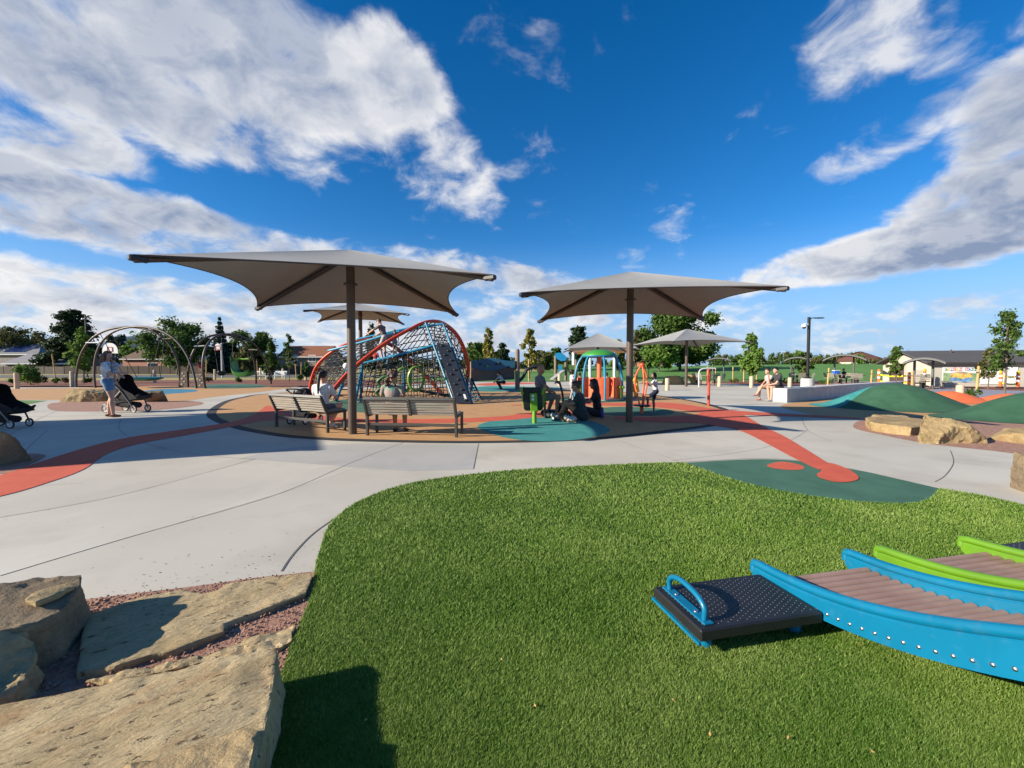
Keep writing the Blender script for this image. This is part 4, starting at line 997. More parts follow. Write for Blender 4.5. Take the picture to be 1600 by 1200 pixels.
for i, p in enumerate(prof):
    for (w, dz) in ((-.42, .28), (-.36, 0), (.36, 0), (.42, .28), (.36, .30), (.30, .07), (-.30, .07), (-.36, .30)): V.append(p + Vector((0, w, dz)) + (Vector((.05, 0, 0)) if dz in (.07, .30) else Vector()))
for i in range(len(prof) - 1):
    for k in range(8): F.append((i * 8 + k, i * 8 + (k + 1) % 8, (i + 1) * 8 + (k + 1) % 8, (i + 1) * 8 + k))
F += [tuple(range(8))[::-1], tuple((len(prof) - 1) * 8 + k for k in range(8))]
obj(MB().add(V, F), 'seat_shell', GSW, gs, world=False, smooth=True)
obj(MB().tube(cr([(-.60, 0, .60), (-.3, 0, .72), (.1, 0, .70), (.45, 0, .72)], 4), .06, 8), 'restraint_bar', LIMEP, gs, smooth=True)
chains(gs, [(P2[0][18], gx_ + Vector((-.5, -.35, .5))), (P2[1][18], gx_ + Vector((.3, .35, .6)))])
bx_ = D(346, 583, 29.8); bs = thing('bucket_swing', 'small black bucket swing left of the green swing seat', 'swing seat', bx_)
obj(MB().lathe([(.001, -.18), (.18, -.17), (.26, .0), (.24, .15), (.20, .15), (.18, -.05), (.001, -.1)], n=16), 'seat_shell', BLACKP, bs, smooth=True)
chains(bs, [(P2[0][13], bx_ + Vector((-.22, 0, .12))), (P2[1][13], bx_ + Vector((.22, 0, .12)))])
# ------------------------------------------------------------------ strollers
def stroller(label, base, rz, s=1.0, wheelc=None, hood=True):
    t = thing('stroller', label, 'stroller', base, rz, 'black pushchairs')      # local +x is the front
    ALU = mat('stroller_frame', (.20, .18, .17), .35, .1, 9, metal=.6); WH = mat('wheel_rim', (.62, .60, .58), .4, .1, 9)
    for (x, y, r) in ((-.42, -.26, .125), (-.42, .26, .125), (.36, -.20, .105), (.36, .20, .105)):
        c = Vector((x, y, r)); w = obj(MB().tube([c + Vector((r * .84 * math.cos(a), 0, r * .84 * math.sin(a))) for a in [2 * PI * k / 24 for k in range(24)]], r * .16, 8, closed=True), 'wheel', BLACKP, t, smooth=True)
        rim = MB().tube([c + Vector((r * .66 * math.cos(a), 0, r * .66 * math.sin(a))) for a in [2 * PI * k / 20 for k in range(20)]], r * .09, 6, closed=True)
        for k in range(6):
            a = PI * k / 3; rim.beam(c, c + Vector((r * .66 * math.cos(a), 0, r * .66 * math.sin(a))), r * .12, r * .12)
        rim.ell(c, (.025, .03, .025), 8, 6); obj(rim, 'rim', WH, w)
    for y in (-.24, .24):
        obj(MB().tube([(-.42, y, .125), (-.15, y, .42), (.02, y * .95, .60)], .017, 8), 'frame_tube', ALU, t, smooth=True)
        obj(MB().tube(cr([(.36, y * .83, .12), (.22, y * .95, .36), (-.05, y, .68), (-.48, y, .98)], 4), .018, 8), 'frame_tube', ALU, t, smooth=True)
    obj(MB().tube(cr([(-.46, -.24, .97), (-.60, -.20, 1.03), (-.62, 0, 1.04), (-.60, .20, 1.03), (-.46, .24, .97)], 4), .024, 8), 'push_bar', BLACKP, t, smooth=True)
    V = []; F = []
    P = cr([(.48, 0, .42), (.22, 0, .34), (-.12, 0, .38), (-.34, 0, .70), (-.36, 0, .88)], 5)
    for p in P:
        for (w, dz) in ((-.21, .10), (-.19, -.02), (.19, -.02), (.21, .10), (.16, .12), (.14, .05), (-.14, .05), (-.16, .12)): V.append(p + Vector((dz * .6, w, dz)))
    for i in range(len(P) - 1):
        for k in range(8): F.append((i * 8 + k, i * 8 + (k + 1) % 8, (i + 1) * 8 + (k + 1) % 8, (i + 1) * 8 + k))
    F += [tuple(range(8))[::-1], tuple((len(P) - 1) * 8 + k for k in range(8))]
    obj(MB().add(V, F), 'seat', BLACKF, t, smooth=True)
    hd = MB()                                          # hood: a quarter shell over the seat
    V = []; F = []; n, m_ = 10, 8
    for sh_o in (1.0, .94):
        for i in range(n + 1):
            ph = lerp(-.15, 1.75, i / n)
            for k in range(m_ + 1):
                a = PI * k / m_; r = .46 * sh_o; V.append(Vector((-.10 + r * math.sin(a) ** .6 * math.cos(PI - ph) * .95, .23 * sh_o * math.cos(a), .60 + r * math.sin(a) ** .6 * math.sin(ph) * 1.0)))
    q = (n + 1) * (m_ + 1)
    for i in range(n):
        for k in range(m_):
            f = (i * (m_ + 1) + k, (i + 1) * (m_ + 1) + k, (i + 1) * (m_ + 1) + k + 1, i * (m_ + 1) + k + 1); F += [f, tuple(x + q for x in f[::-1])]
    obj(hd.add(V, F), 'hood', BLACKF, t, smooth=True)
    b = MB(); b.box((-.02, 0, .22), (.56, .36, .15), Matrix.Rotation(.12, 3, 'Y'), .05); obj(b, 'basket', BLACKF, t)
    sd2 = MB()
    for y in (-.215, .215): sd2.plate([(-.40, y, .80), (-.20, y, .40), (.22, y, .34), (.50, y, .40), (.36, y, .52), (.05, y, .66), (-.15, y, .95)], .012)
    obj(sd2, 'side_fabric', BLACKF, t)
    t.scale = (s, s, s); return t
stroller('black stroller beside the mother holding a baby', G(202, 644), -.12, 1.08)
stroller('black stroller cut off by the left edge of the view', G(8, 668), .0, .92)
# bag and hooded pushchair at the first bench
c1_, s1_ = math.cos(B1.rotation_euler.z), math.sin(B1.rotation_euler.z)
def bloc(B, x, y, z=0): 
    r = B.rotation_euler.z; return Vector((B.location.x + x * math.cos(r) - y * math.sin(r), B.location.y + x * math.sin(r) + y * math.cos(r), z))
stroller('black hooded stroller parked in front of the left bench', bloc(B1, -.95, .80), B1.rotation_euler.z + 1.9, .80)
# ------------------------------------------------------------------ people: one continuous skin each, hair as a child
def cloth(c): return mat('cloth_%d_%d_%d' % tuple(int(x * 999) for x in c), c, .9, .18, 9, .6, 22, sheen=.1)
def cloth2(c, c2): return mat('print_%d_%d' % (int(c[0] * 999), int(c2[0] * 999)), c, .9, .1, 7, .5, 22, col2=c2, detail=2)
def skinm(c): return mat('skin_%d_%d_%d' % tuple(int(x * 999) for x in c), c, .55, .08, 12, .05, 120)
def hairm(c): return mat('hair_%d_%d_%d' % tuple(int(x * 999) for x in c), c, .5, .35, 40, .8, 90, stretch=(1, 1, .15))
def remesh(V, F, voxel, smooth=6):
    me = bpy.data.meshes.new('tmp'); me.from_pydata([tuple(v) for v in V], [], F); o = bpy.data.objects.new('tmp', me); C.objects.link(o)
    m = o.modifiers.new('r', 'REMESH'); m.mode = 'VOXEL'; m.voxel_size = voxel; m.use_smooth_shade = True
    if smooth: s = o.modifiers.new('s', 'SMOOTH'); s.factor = .5; s.iterations = smooth
    dg = bpy.context.evaluated_depsgraph_get(); out = bpy.data.meshes.new_from_object(o.evaluated_get(dg)); bpy.data.objects.remove(o); bpy.data.meshes.remove(me)
    return out
def capsule(mb, a, ra, b, rb, n=10):
    a, b = Vector(a), Vector(b); d = (b - a)
    if d.length < 1e-6: d = Vector((0, 0, 1e-3)); b = a + d
    u = d.normalized(); P = [a - u * ra, a - u * ra * .7, a - u * ra * .3] + [lerp(a, b, t) for t in (0.05, .5, .95)] + [b + u * rb * .3, b + u * rb * .7, b + u * rb]
    R = [ra * .08, ra * .71, ra * .95, ra, (ra + rb) / 2, rb, rb * .95, rb * .71, rb * .08]
    mb.tube(P, R, n)
def stand_pose(**k):
    J = dict(pel=(0, 0, .93), lean=0.0, hipw=.09, knL=(-.10, .03, .49), anL=(-.10, 0, .07), knR=(.10, .03, .49), anR=(.10, 0, .07), toe=0.0,
             elL=(-.25, -.03, 1.11), haL=(-.24, .08, .88), elR=(.25, -.03, 1.11), haR=(.24, .08, .88), look=(0, 1, 0))
    J.update(k); return J
def sit_pose(h=.42, **k):
    J = dict(pel=(0, .02, h + .09), lean=.05, hipw=.09, knL=(-.11, .45, h + .07), anL=(-.11, .43, .07), knR=(.11, .45, h + .07), anR=(.11, .43, .07), toe=0.0,
             elL=(-.23, .06, h + .36), haL=(-.12, .28, h + .20), elR=(.23, .06, h + .36), haR=(.12, .28, h + .20), look=(0, 1, 0))
    J.update(k); return J
def person(label, loc, rz, J, s, skin, shirt, pants, shoes, hair, style='short', sleeve='short', legs='shorts', voxel=.014, fat=1.0, group=None):
    P = thing('person', label, 'person', loc, rz, group)
    pel = Vector(J['pel']); th = J['lean']; tw = J.get('side', 0.0)
    u = Vector((math.sin(tw), math.sin(th), math.cos(th))).normalized(); fwd = Vector((0, math.cos(th), -math.sin(th))); X = fwd.cross(u).normalized(); M = Matrix((X, fwd, u)).transposed()
    T = lambda x, y, z: pel + X * x + fwd * y + u * z
    mb = MB(); prim = []          # (kind, data, part)
    def cap(a, ra, b, rb, part): a, b = Vector(a), Vector(b); capsule(mb, a, ra, b, rb); prim.append(('c', (a, ra, b, rb), part))
    def ell(c, r, part, MM=M): c = Vector(c); mb.ell(c, r, 14, 10, MM); prim.append(('e', (c, r, MM.inverted()), part))
    f = fat
    ell(T(0, -.01, -.01), (.165 * f, .125 * f, .13), 'pants'); ell(T(0, 0, .15), (.142 * f, .105 * f, .15), 'shirt'); ell(T(0, .005, .33), (.165 * f, .115 * f, .19), 'shirt')
    cap(T(-.135, 0, .445), .062, T(.135, 0, .445), .062, 'shirt')
    head = T(0, .035, .66); look = Vector(J['look']).normalized(); hx = look.cross(Vector((0, 0, 1))).normalized(); hu = hx.cross(look).normalized(); MH = Matrix((hx, look, hu)).transposed()
    cap(T(0, -.005, .46), .058, T(0, .02, .58), .052, 'skin')
    ell(head, (.076, .096, .115), 'skin', MH); ell(head + MH @ Vector((0, .028, -.065)), (.055, .062, .055), 'skin', MH)
    cap(head + MH @ Vector((0, .088, .0)), .012, head + MH @ Vector((0, .105, -.028)), .016, 'skin')
    for sgn in (-1, 1): ell(head + MH @ Vector((sgn * .078, -.008, -.01)), (.012, .022, .034), 'skin', MH)
    for sd_, sgn in (('L', -1), ('R', 1)):
        sh = T(sgn * .185, 0, .43); el = Vector(J['el' + sd_]); ha = Vector(J['ha' + sd_])
        k = {'short': .62, 'long': 1.0, 'none': .12}[sleeve]; mid = lerp(sh, el, k)
        cap(sh, .060 * f, mid, .053 * f if k < 1 else .047, 'shirt')
        if k < 1: cap(mid, .046, el, .040, 'skin')
        cap(el, .041 if sleeve != 'long' else .046, lerp(el, ha, .92), .027 if sleeve != 'long' else .036, 'skin' if sleeve != 'long' else 'shirt')
        d = (ha - el).normalized(); side = d.cross(Vector((0, 0, 1))); side = side.normalized() if side.length > .1 else Vector((1, 0, 0)); nrm = side.cross(d)
        palm = ha + d * .045; cap(ha, .026, palm + d * .02, .031, 'skin')
        for q, (o_, L) in enumerate(((-.027, .062), (-.009, .074), (.009, .07), (.026, .055))):
            b0 = palm + side * o_ + d * .03; b1 = b0 + d * L * .55 - nrm * .006; b2 = b1 + d * L * .35 - nrm * .022; cap(b0, .0105, b1, .0095, 'skin'); cap(b1, .0095, b2, .0085, 'skin')
        t0 = ha + d * .025 + side * (-.028 * sgn); t1 = t0 + d * .03 + side * (-.022 * sgn) - nrm * .012; cap(t0, .013, t1, .0115, 'skin'); cap(t1, .0115, t1 + d * .028 - nrm * .01, .010, 'skin')
        hip = T(sgn * J['hipw'], 0, -.03); kn = Vector(J['kn' + sd_]); an = Vector(J['an' + sd_])
        kk_ = {'shorts': .62, 'brief': .36, 'long': 1.0, 'skirt': .3}[legs]; mid = lerp(hip, kn, kk_); rm = lerp(.088, .06, kk_) * f
        cap(hip, .092 * f, mid, rm + (.012 if legs != 'long' else 0), 'pants')
        if kk_ < 1: cap(mid, rm, kn, .056, 'skin')
        lp = 'pants' if legs == 'long' else 'skin'
        calf = lerp(kn, an, .3) + (Vector((0, -.015, 0))); cap(kn, .056 if lp == 'skin' else .064, calf, .056 if lp == 'skin' else .062, lp); cap(calf, .056 if lp == 'skin' else .062, an, .037 if lp == 'skin' else .05, lp)
        tdir = Vector(J.get('ft' + sd_, (sgn * .08, 1, -.0))).normalized(); heel = an + Vector((0, 0, -.03)) - tdir * .045; toe = an + tdir * .135 + Vector((0, 0, -.04)) 
        cap(heel, .036, lerp(heel, toe, .5), .040, 'shoes'); cap(lerp(heel, toe, .5), .040, toe, .030, 'shoes')
    if legs == 'skirt':
        b = T(0, 0, -.42) if J['pel'][2] > .7 else T(0, .1, -.1); P_ = [T(0, 0, .12), T(0, 0, -.05), b]; mb.tube(P_, [.14, .18, .25], 16); prim.append(('c', (P_[0], .13, P_[2], .24), 'pants'))
    me = remesh(mb.v, mb.f, voxel, 5); me.name = 'body'
    names = ['skin', 'shirt', 'pants', 'shoes']; cols = [skinm(skin), cloth(shirt) if not isinstance(shirt[0], tuple) else cloth2(*shirt), cloth(pants), cloth(shoes)]
    for m in cols: me.materials.append(m)
    n = len(me.polygons); c = np.empty(n * 3, np.float32); me.polygons.foreach_get('center', c); c = c.reshape(-1, 3)
    best = np.full(n, 1e9); idx = np.zeros(n, np.int32)
    for kd, dt, part in prim:
        if kd == 'c':
            a, ra, b, rb = dt; a, b = np.array(a), np.array(b); ab = b - a; t = np.clip(((c - a) @ ab) / (ab @ ab + 1e-9), 0, 1); ds = np.linalg.norm(c - a - t[:, None] * ab, axis=1) - (ra + (rb - ra) * t)
        else:
            cc, r, Mi = dt; q = ((c - np.array(cc)) @ np.array(Mi).T) / np.array(r); l = np.linalg.norm(q, axis=1); ds = (l - 1) * min(r)
        if part == 'skin': ds = ds + .004
        k = ds < best; best[k] = ds[k]; idx[k] = names.index(part)
    me.polygons.foreach_set('material_index', idx); me.shade_smooth(); me.update()
    link('body', me, P)
    # face
    for sgn in (-1, 1):
        e = MB().ell(head + MH @ Vector((sgn * .031, .083, .008)), (.013, .008, .007), 8, 6, MH); obj(e, 'eye', mat('eye_dark', (.03, .02, .015), .2, .1, 5), P, smooth=True)
    obj(MB().ell(head + MH @ Vector((0, .082, -.062)), (.022, .008, .006), 8, 6, MH), 'mouth', mat('lips', (.35, .12, .09), .5, .1, 5), P, smooth=True)
    # hair
    if style != 'bald':
        hb = MB(); q = lambda x, y, z: head + MH @ Vector((x, y, z))
        hb.ell(q(0, -.022, .028), (.086, .092, .105), 14, 10, MH); hb.ell(q(0, .03, .085), (.07, .062, .04), 12, 8, MH)
        if style == 'pony':
            hb.ell(q(0, -.105, .05), (.035, .04, .035), 8, 6, MH); 
            Pp = cr([q(0, -.11, .05), q(0, -.145, -.02), q(0.0, -.15, -.14), q(0, -.14, -.30), q(0, -.135, -.40)], 3); hb.tube(Pp, [lerp(.036, .014, i / (len(Pp) - 1)) + .012 * math.sin(PI * i / (len(Pp) - 1)) for i in range(len(Pp))], 8)
        elif style in ('long', 'waves'):
            L = .42 if style == 'long' else .30
            for x in (-.06, -.025, .025, .06):
                Pp = cr([q(x, -.06, .02), q(x * 1.25, -.085, -.10), q(x * 1.35, -.09, -.22), q(x * 1.25, -.10, -L)], 3); hb.tube(Pp, [lerp(.052, .024, i / (len(Pp) - 1)) for i in range(len(Pp))], 8)
            for sgn in (-1, 1): hb.tube([q(sgn * .075, .01, .03), q(sgn * .088, -.01, -.08), q(sgn * .085, -.02, -.20)], [.03, .032, .018], 8)
        elif style == 'curly':
            rg = random.Random(len(label))
            for k in range(34):
                a, z = rg.uniform(0, 2 * PI), rg.uniform(-.22, .12); r = .095 + .02 * rg.random() + max(0, -z) * .12; y = math.sin(a) * r - .035
                if y > .04 and z < .05: continue
                hb.ell(q(math.cos(a) * r, y, z), (.04, .04, .04), 7, 5, MH)
        elif style == 'bun': hb.ell(q(0, -.10, .08), (.045, .045, .045), 8, 6, MH)
        hm = remesh(hb.v, hb.f, .014, 3); hm.name = 'hair'; hm.materials.append(hairm(hair)); hm.shade_smooth(); link('hair', hm, P)
    P.scale = (s, s, s); return P
LS, MS, DS, VD = (.55, .31, .21), (.36, .19, .11), (.20, .10, .06), (.10, .052, .034)
WHT, BLK, GRY = (.66, .66, .66), (.015, .015, .018), (.16, .165, .175)
dark, brown, reddish = (.012, .009, .008), (.055, .028, .014), (.12, .045, .018)
mo = G(171, 651.5)
person('mother in white tee and denim shorts standing with a baby in her arms', mo, -1.05, stand_pose(lean=-.04, elL=(-.22, .12, 1.12), haL=(.02, .27, 1.06), elR=(.23, .10, 1.13), haR=(.04, .30, 1.14), anL=(-.12, -.04, .07), anR=(.10, .10, .07), knR=(.10, .09, .49), look=(.5, .8, 0)), 1.035, LS, WHT, (.11, .21, .34), (.16, .07, .03), reddish, 'long', legs='brief', voxel=.012, fat=1.14)
bfw = Vector((math.sin(1.05), math.cos(1.05), 0))
person('baby in a white spotted shirt held on its mother\'s arm', mo + bfw * .20 + Vector((.03, -.10, 1.12)), 1.6, sit_pose(.10, knL=(-.2, .24, .12), knR=(.2, .24, .12), anL=(-.22, .22, -.28), anR=(.22, .22, -.28), elL=(-.24, .12, .46), haL=(-.16, .30, .5), elR=(.24, .12, .46), haR=(.16, .3, .5), look=(.2, .8, .1)), .50, LS, ((.62, .62, .64), (.10, .10, .12)), (.5, .5, .5), LS, brown, 'short', legs='brief', voxel=.022)
person('woman in white tee with a long dark ponytail sitting on the left bench', bloc(B1, .50, .17), B1.rotation_euler.z + .30, sit_pose(.40, lean=.02, elR=(.24, .16, .70), haR=(.06, .36, .74), look=(-.05, .95, -.15), knR=(.13, .45, .52), anR=(-.05, .33, .10)), .99, LS, WHT, (.10, .10, .11), WHT, dark, 'pony', legs='brief', fat=1.08, voxel=.012)
person('woman with curly dark hair and a teal and pink top on the right bench', bloc(B2, -.46, .16), B2.rotation_euler.z, sit_pose(.44, lean=.1, look=(.1, .95, -.15)), .97, MS, ((.05, .26, .20), (.42, .20, .20)), (.02, .02, .025), BLK, (.035, .012, .010), 'curly', legs='brief', voxel=.012, fat=1.0)
mn = G(846, 653)
person('bald man in a grey tee sitting beside the lime play chair', mn + Vector((-.06, 0, 0)), -1.30, sit_pose(.44, lean=-.02, knL=(-.12, .44, .54), anL=(-.12, .25, .07), knR=(.12, .46, .52), anR=(.13, .40, .07), elL=(-.25, .06, .80), haL=(-.16, .30, .64), elR=(.25, .06, .80), haR=(.16, .30, .64), look=(0, 1, -.05)), 1.08, MS, (.115, .125, .14), (.20, .17, .14), BLK, dark, 'bald', voxel=.012, fat=1.1)
st_ = thing('folding_stool', 'low dark stool under the man in grey', 'stool', mn + Vector((-.06, 0, 0)))
obj(MB().box((0, .02, .405), (.38, .36, .05), None, .015), 'seat', BLACKP, st_)
for sx_ in (-.15, .15):
    for sy_ in (-.13, .15): obj(MB().tube([(sx_, sy_, 0), (sx_, sy_, .39)], .018, 8), 'leg', BLACKP, st_, smooth=True)
def floor_pose(**k):
    J = dict(pel=(0, 0, .11), lean=.12, hipw=.10, knL=(-.12, .36, .40), anL=(-.10, .52, .07), knR=(.12, .34, .42), anR=(.09, .50, .07), elL=(-.24, .16, .38), haL=(-.10, .38, .36), elR=(.24, .16, .38), haR=(.08, .40, .38), look=(0, 1, -.1)); J.update(k); return J
person('woman in dark green tee hugging her knees on the rubber floor', G(911, 657), 1.15, floor_pose(lean=.2), 1.14, MS, (.022, .04, .042), (.03, .03, .03), WHT, brown, 'bun', legs='brief', voxel=.012)
person('woman in black with long dark hair sitting cross-legged on the rubber floor', G(934, 651), 1.35, floor_pose(knL=(-.30, .30, .16), anL=(.02, .36, .08), knR=(.30, .30, .16), anR=(-.05, .30, .08), elL=(-.26, .18, .36), haL=(-.16, .42, .34), lean=.10), 1.16, MS, BLK, BLK, (.3, .3, .3), dark, 'long', legs='long', voxel=.012)
person('girl in white tee and grey trousers standing left of the merry-go-round', G(715, 625) if False else G(893, 626), -1.5, stand_pose(knL=(-.1, .06, .49), anL=(-.1, .12, .07), anR=(.1, -.1, .07), elR=(.22, .1, 1.12), haR=(.1, .2, .95)), .74, DS, (.55, .52, .52), (.32, .32, .34), WHT, dark, 'curly', legs='long', voxel=.018)
person('small child in a coral shirt behind the girl in white', G(905, 623), -1.3, stand_pose(), .66, DS, (.55, .20, .14), (.05, .05, .06), WHT, dark, 'short', legs='shorts', voxel=.02)
person('boy in grey stepping inside the merry-go-round', G(947, 623) + Vector((0, 0, .07)), -1.7, stand_pose(anL=(-.1, .22, .07), knL=(-.1, .2, .5), anR=(.1, -.2, .1), haL=(-.22, .25, .95), haR=(.24, -.2, .9)), .62, VD, (.42, .42, .44), (.22, .23, .26), BLK, dark, 'short', legs='shorts', voxel=.02)
person('girl in a yellow dress behind the umbrella pole', G(993, 625), .9, stand_pose(elL=(-.25, .08, 1.1), haL=(-.24, .25, 1.0)), .66, MS, (.75, .46, .02), (.75, .46, .02), WHT, brown, 'long', legs='skirt', voxel=.02)
person('girl in white tee and navy shorts with one foot on the orange spinner', G(1023, 645.5), 1.45, stand_pose(lean=.06, pel=(0, -.02, .92), anR=(.10, .02, .07), knR=(.10, .04, .49), knL=(-.10, .33, .66), anL=(-.08, .30, .32), elL=(-.22, .2, 1.2), haL=(-.12, .40, 1.42), elR=(.22, .16, 1.15), haR=(.10, .40, 1.25), look=(0, .95, .25)), .70, DS, (.62, .62, .64), (.012, .016, .04), (.3, .3, .32), dark, 'waves', legs='shorts', voxel=.014)
cw = G(1213, 627)
person('man in dark tee and sunglasses sitting on the end of the seat wall', cw + Vector((.10, -.06, 0)), 1.62, sit_pose(.50, lean=.22, knL=(-.11, .42, .56), anL=(-.11, .44, .08), knR=(.12, .42, .56), anR=(.12, .36, .07), elL=(-.2, .30, .72), haL=(-.08, .50, .66), elR=(.2, .30, .72), haR=(.06, .44, .98), look=(-.2, .95, .05)), 1.0, LS, (.03, .032, .036), BLK, (.3, .3, .32), dark, 'short', voxel=.014)
person('woman with crossed legs sitting behind the man on the seat wall', cw + Vector((.02, .42, 0)), 1.62, sit_pose(.50, lean=.16, knL=(-.08, .46, .60), anL=(.06, .58, .26), knR=(.10, .44, .56), anR=(.10, .42, .07), haL=(-.1, .4, .62), look=(-.2, .95, .05)), .96, LS, (.45, .38, .36), (.10, .02, .02), (.35, .18, .14), brown, 'bun', legs='brief', voxel=.014)
sg = thing('sunglasses', 'dark sunglasses worn by the man on the seat wall', 'sunglasses', cw + Vector((-.26, -.05, 1.18)))
for y in (-.035, .035): obj(MB().ell((-.005, y, .045), (.008, .028, .020), 8, 6), 'lens', BLACKP, sg)
obj(MB().tube([(0, -.07, .05), (-.012, 0, .055), (0, .07, .05)], .006, 6), 'frame', BLACKP, sg)
person('man in a brown tee leaning over the climber deck', D(600, 562, 17.5), 1.25, stand_pose(lean=.35, pel=(0, -.05, .88), haL=(-.2, .62, 1.0), elL=(-.22, .4, 1.12), haR=(.2, .55, .95), elR=(.24, .35, 1.08), look=(0, .8, -.6), knL=(-.1, .12, .48), knR=(.1, .05, .48)), 1.05, LS, (.13, .10, .09), (.38, .36, .33), BLK, brown, 'short', voxel=.018)
person('child in navy tee and grey shorts standing on the climber deck', D(617, 553.5, 17.5), .3, stand_pose(elL=(-.3, .1, 1.25), haL=(-.4, .25, 1.45)), .60, LS, (.018, .022, .045), (.30, .28, .30), BLK, brown, 'short', voxel=.022)
person('child in a red shirt sitting on the climber deck', D(586, 566, 17.4), -.4, sit_pose(.05, anL=(-.11, .45, -.28), anR=(.11, .45, -.28), knL=(-.11, .4, .1), knR=(.11, .4, .1)), .62, MS, (.35, .04, .04), (.35, .34, .33), BLK, dark, 'short', voxel=.022)
person('person in white shirt and black trousers crouching under the wave wall', G(783, 608.5), 1.2, stand_pose(pel=(0, -.18, .48), lean=.55, knL=(-.12, .26, .50), anL=(-.1, 0, .07), knR=(.12, .26, .50), anR=(.1, 0, .07), elL=(-.22, .3, .62), haL=(-.1, .45, .5), elR=(.22, .3, .62), haR=(.1, .45, .5)), .95, LS, (.45, .46, .48), BLK, BLK, brown, 'short', legs='long', voxel=.022)
person('child in black top and red shorts on the bronze step plate', D(313, 583.0, 28.0), 0, stand_pose(), .56, MS, BLK, (.50, .02, .03), BLK, dark, 'short', voxel=.025)
person('person in navy sitting at the picnic table', G(1319, 598.5), 0.2, sit_pose(.45), 1.0, LS, (.02, .03, .06), BLK, BLK, (.2, .11, .05), 'short', voxel=.025)
# things lying beside the seated group
bt_ = thing('water_bottle', 'purple water bottle beside the woman in black', 'bottle', G(941, 653)); obj(MB().lathe([(.04, 0), (.045, .02), (.045, .20), (.03, .24)], n=14), 'flask', paint('bottle_purple', (.06, .04, .26)), bt_, smooth=True); obj(MB().lathe([(.03, .24), (.03, .28), (.001, .285)], n=12), 'cap', BLACKP, bt_)
for i, (x, y, m_, lb) in enumerate(((872, 656, (.45, .44, .42), 'white plush toy lying left on the rubber floor'), (884, 659, (.24, .09, .03), 'brown plush toy between the white ones'), (893, 660, (.5, .48, .46), 'white plush toy nearest the woman in green'))):
    t = thing('plush_toy', lb, 'toy', G(x, y)); b = MB(); b.ell((0, 0, .08), (.13, .09, .08), 10, 8); b.ell((-.12, 0, .13), (.07, .065, .065), 10, 8); obj(b, 'body', cloth(m_), t, smooth='all')
    for sx_, sy_ in ((-.08, -.07), (-.08, .07), (.09, -.07), (.09, .07)): obj(MB().ell((sx_, sy_, .035), (.035, .03, .035), 8, 6), 'paw', cloth((.2, .08, .03)) if i != 1 else cloth((.4, .3, .22)), t, smooth='all')
    for sy_ in (-.045, .045): obj(MB().ell((-.11, sy_, .19), (.022, .018, .03), 8, 6), 'ear', cloth((.04, .02, .015)), t, smooth='all')
ORD = 'first second third fourth fifth sixth seventh eighth ninth tenth eleventh twelfth thirteenth fourteenth fifteenth sixteenth seventeenth eighteenth nineteenth'.split()
# ------------------------------------------------------------------ trees
def leafmat(name, lo, hi, tip): return mat(name, lo, .7, .2, .8, col2=hi, attr=tip, trans=.3, spec=.25)
LM = dict(green=leafmat('leaf_green', (.035, .075, .016), (.055, .11, .02), (.11, .18, .035)), bright=leafmat('leaf_bright', (.07, .15, .02), (.10, .20, .03), (.17, .27, .05)),
          yellow=leafmat('leaf_yellow', (.12, .14, .025), (.20, .19, .03), (.30, .26, .05)), pine=leafmat('needle_dark', (.012, .030, .014), (.022, .046, .018), (.04, .07, .025)),
          spruce=leafmat('needle_blue', (.020, .042, .034), (.03, .058, .045), (.05, .085, .06)), olive=leafmat('leaf_olive', (.055, .075, .022), (.09, .10, .03), (.16, .15, .05)))
def leaves(cl, n, size, seed, up=.4, loose=0):
    rg = np.random.default_rng(seed); c = np.array([k[0] for k in cl], float); r = np.array([k[1] for k in cl], float)
    w = r.prod(1) ** (2 / 3); i = rg.choice(len(cl), n, p=w / w.sum())
    d = rg.normal(size=(n, 3)); d /= np.linalg.norm(d, axis=1)[:, None]; q = np.clip(np.abs(rg.normal(.62, .30 + .25 * loose, n)), 0, 1.12 + loose)
    p = c[i] + d * r[i] * q[:, None]
    nr = d * .7 + rg.normal(size=(n, 3)) * .6 + [0, 0, up]; nr /= np.linalg.norm(nr, axis=1)[:, None]
    t = np.cross(nr, rg.normal(size=(n, 3))); t /= np.linalg.norm(t, axis=1)[:, None] + 1e-9; b = np.cross(nr, t)
    s = size * (.55 + .9 * rg.random(n))[:, None]
    V = np.stack([p - t * s, p + b * s * .55 + nr * s * .15, p + t * s, p - b * s * .55 + nr * s * .15], 1).reshape(-1, 3)
    F = np.arange(n * 4).reshape(-1, 4); return V, F, rg.random(n)
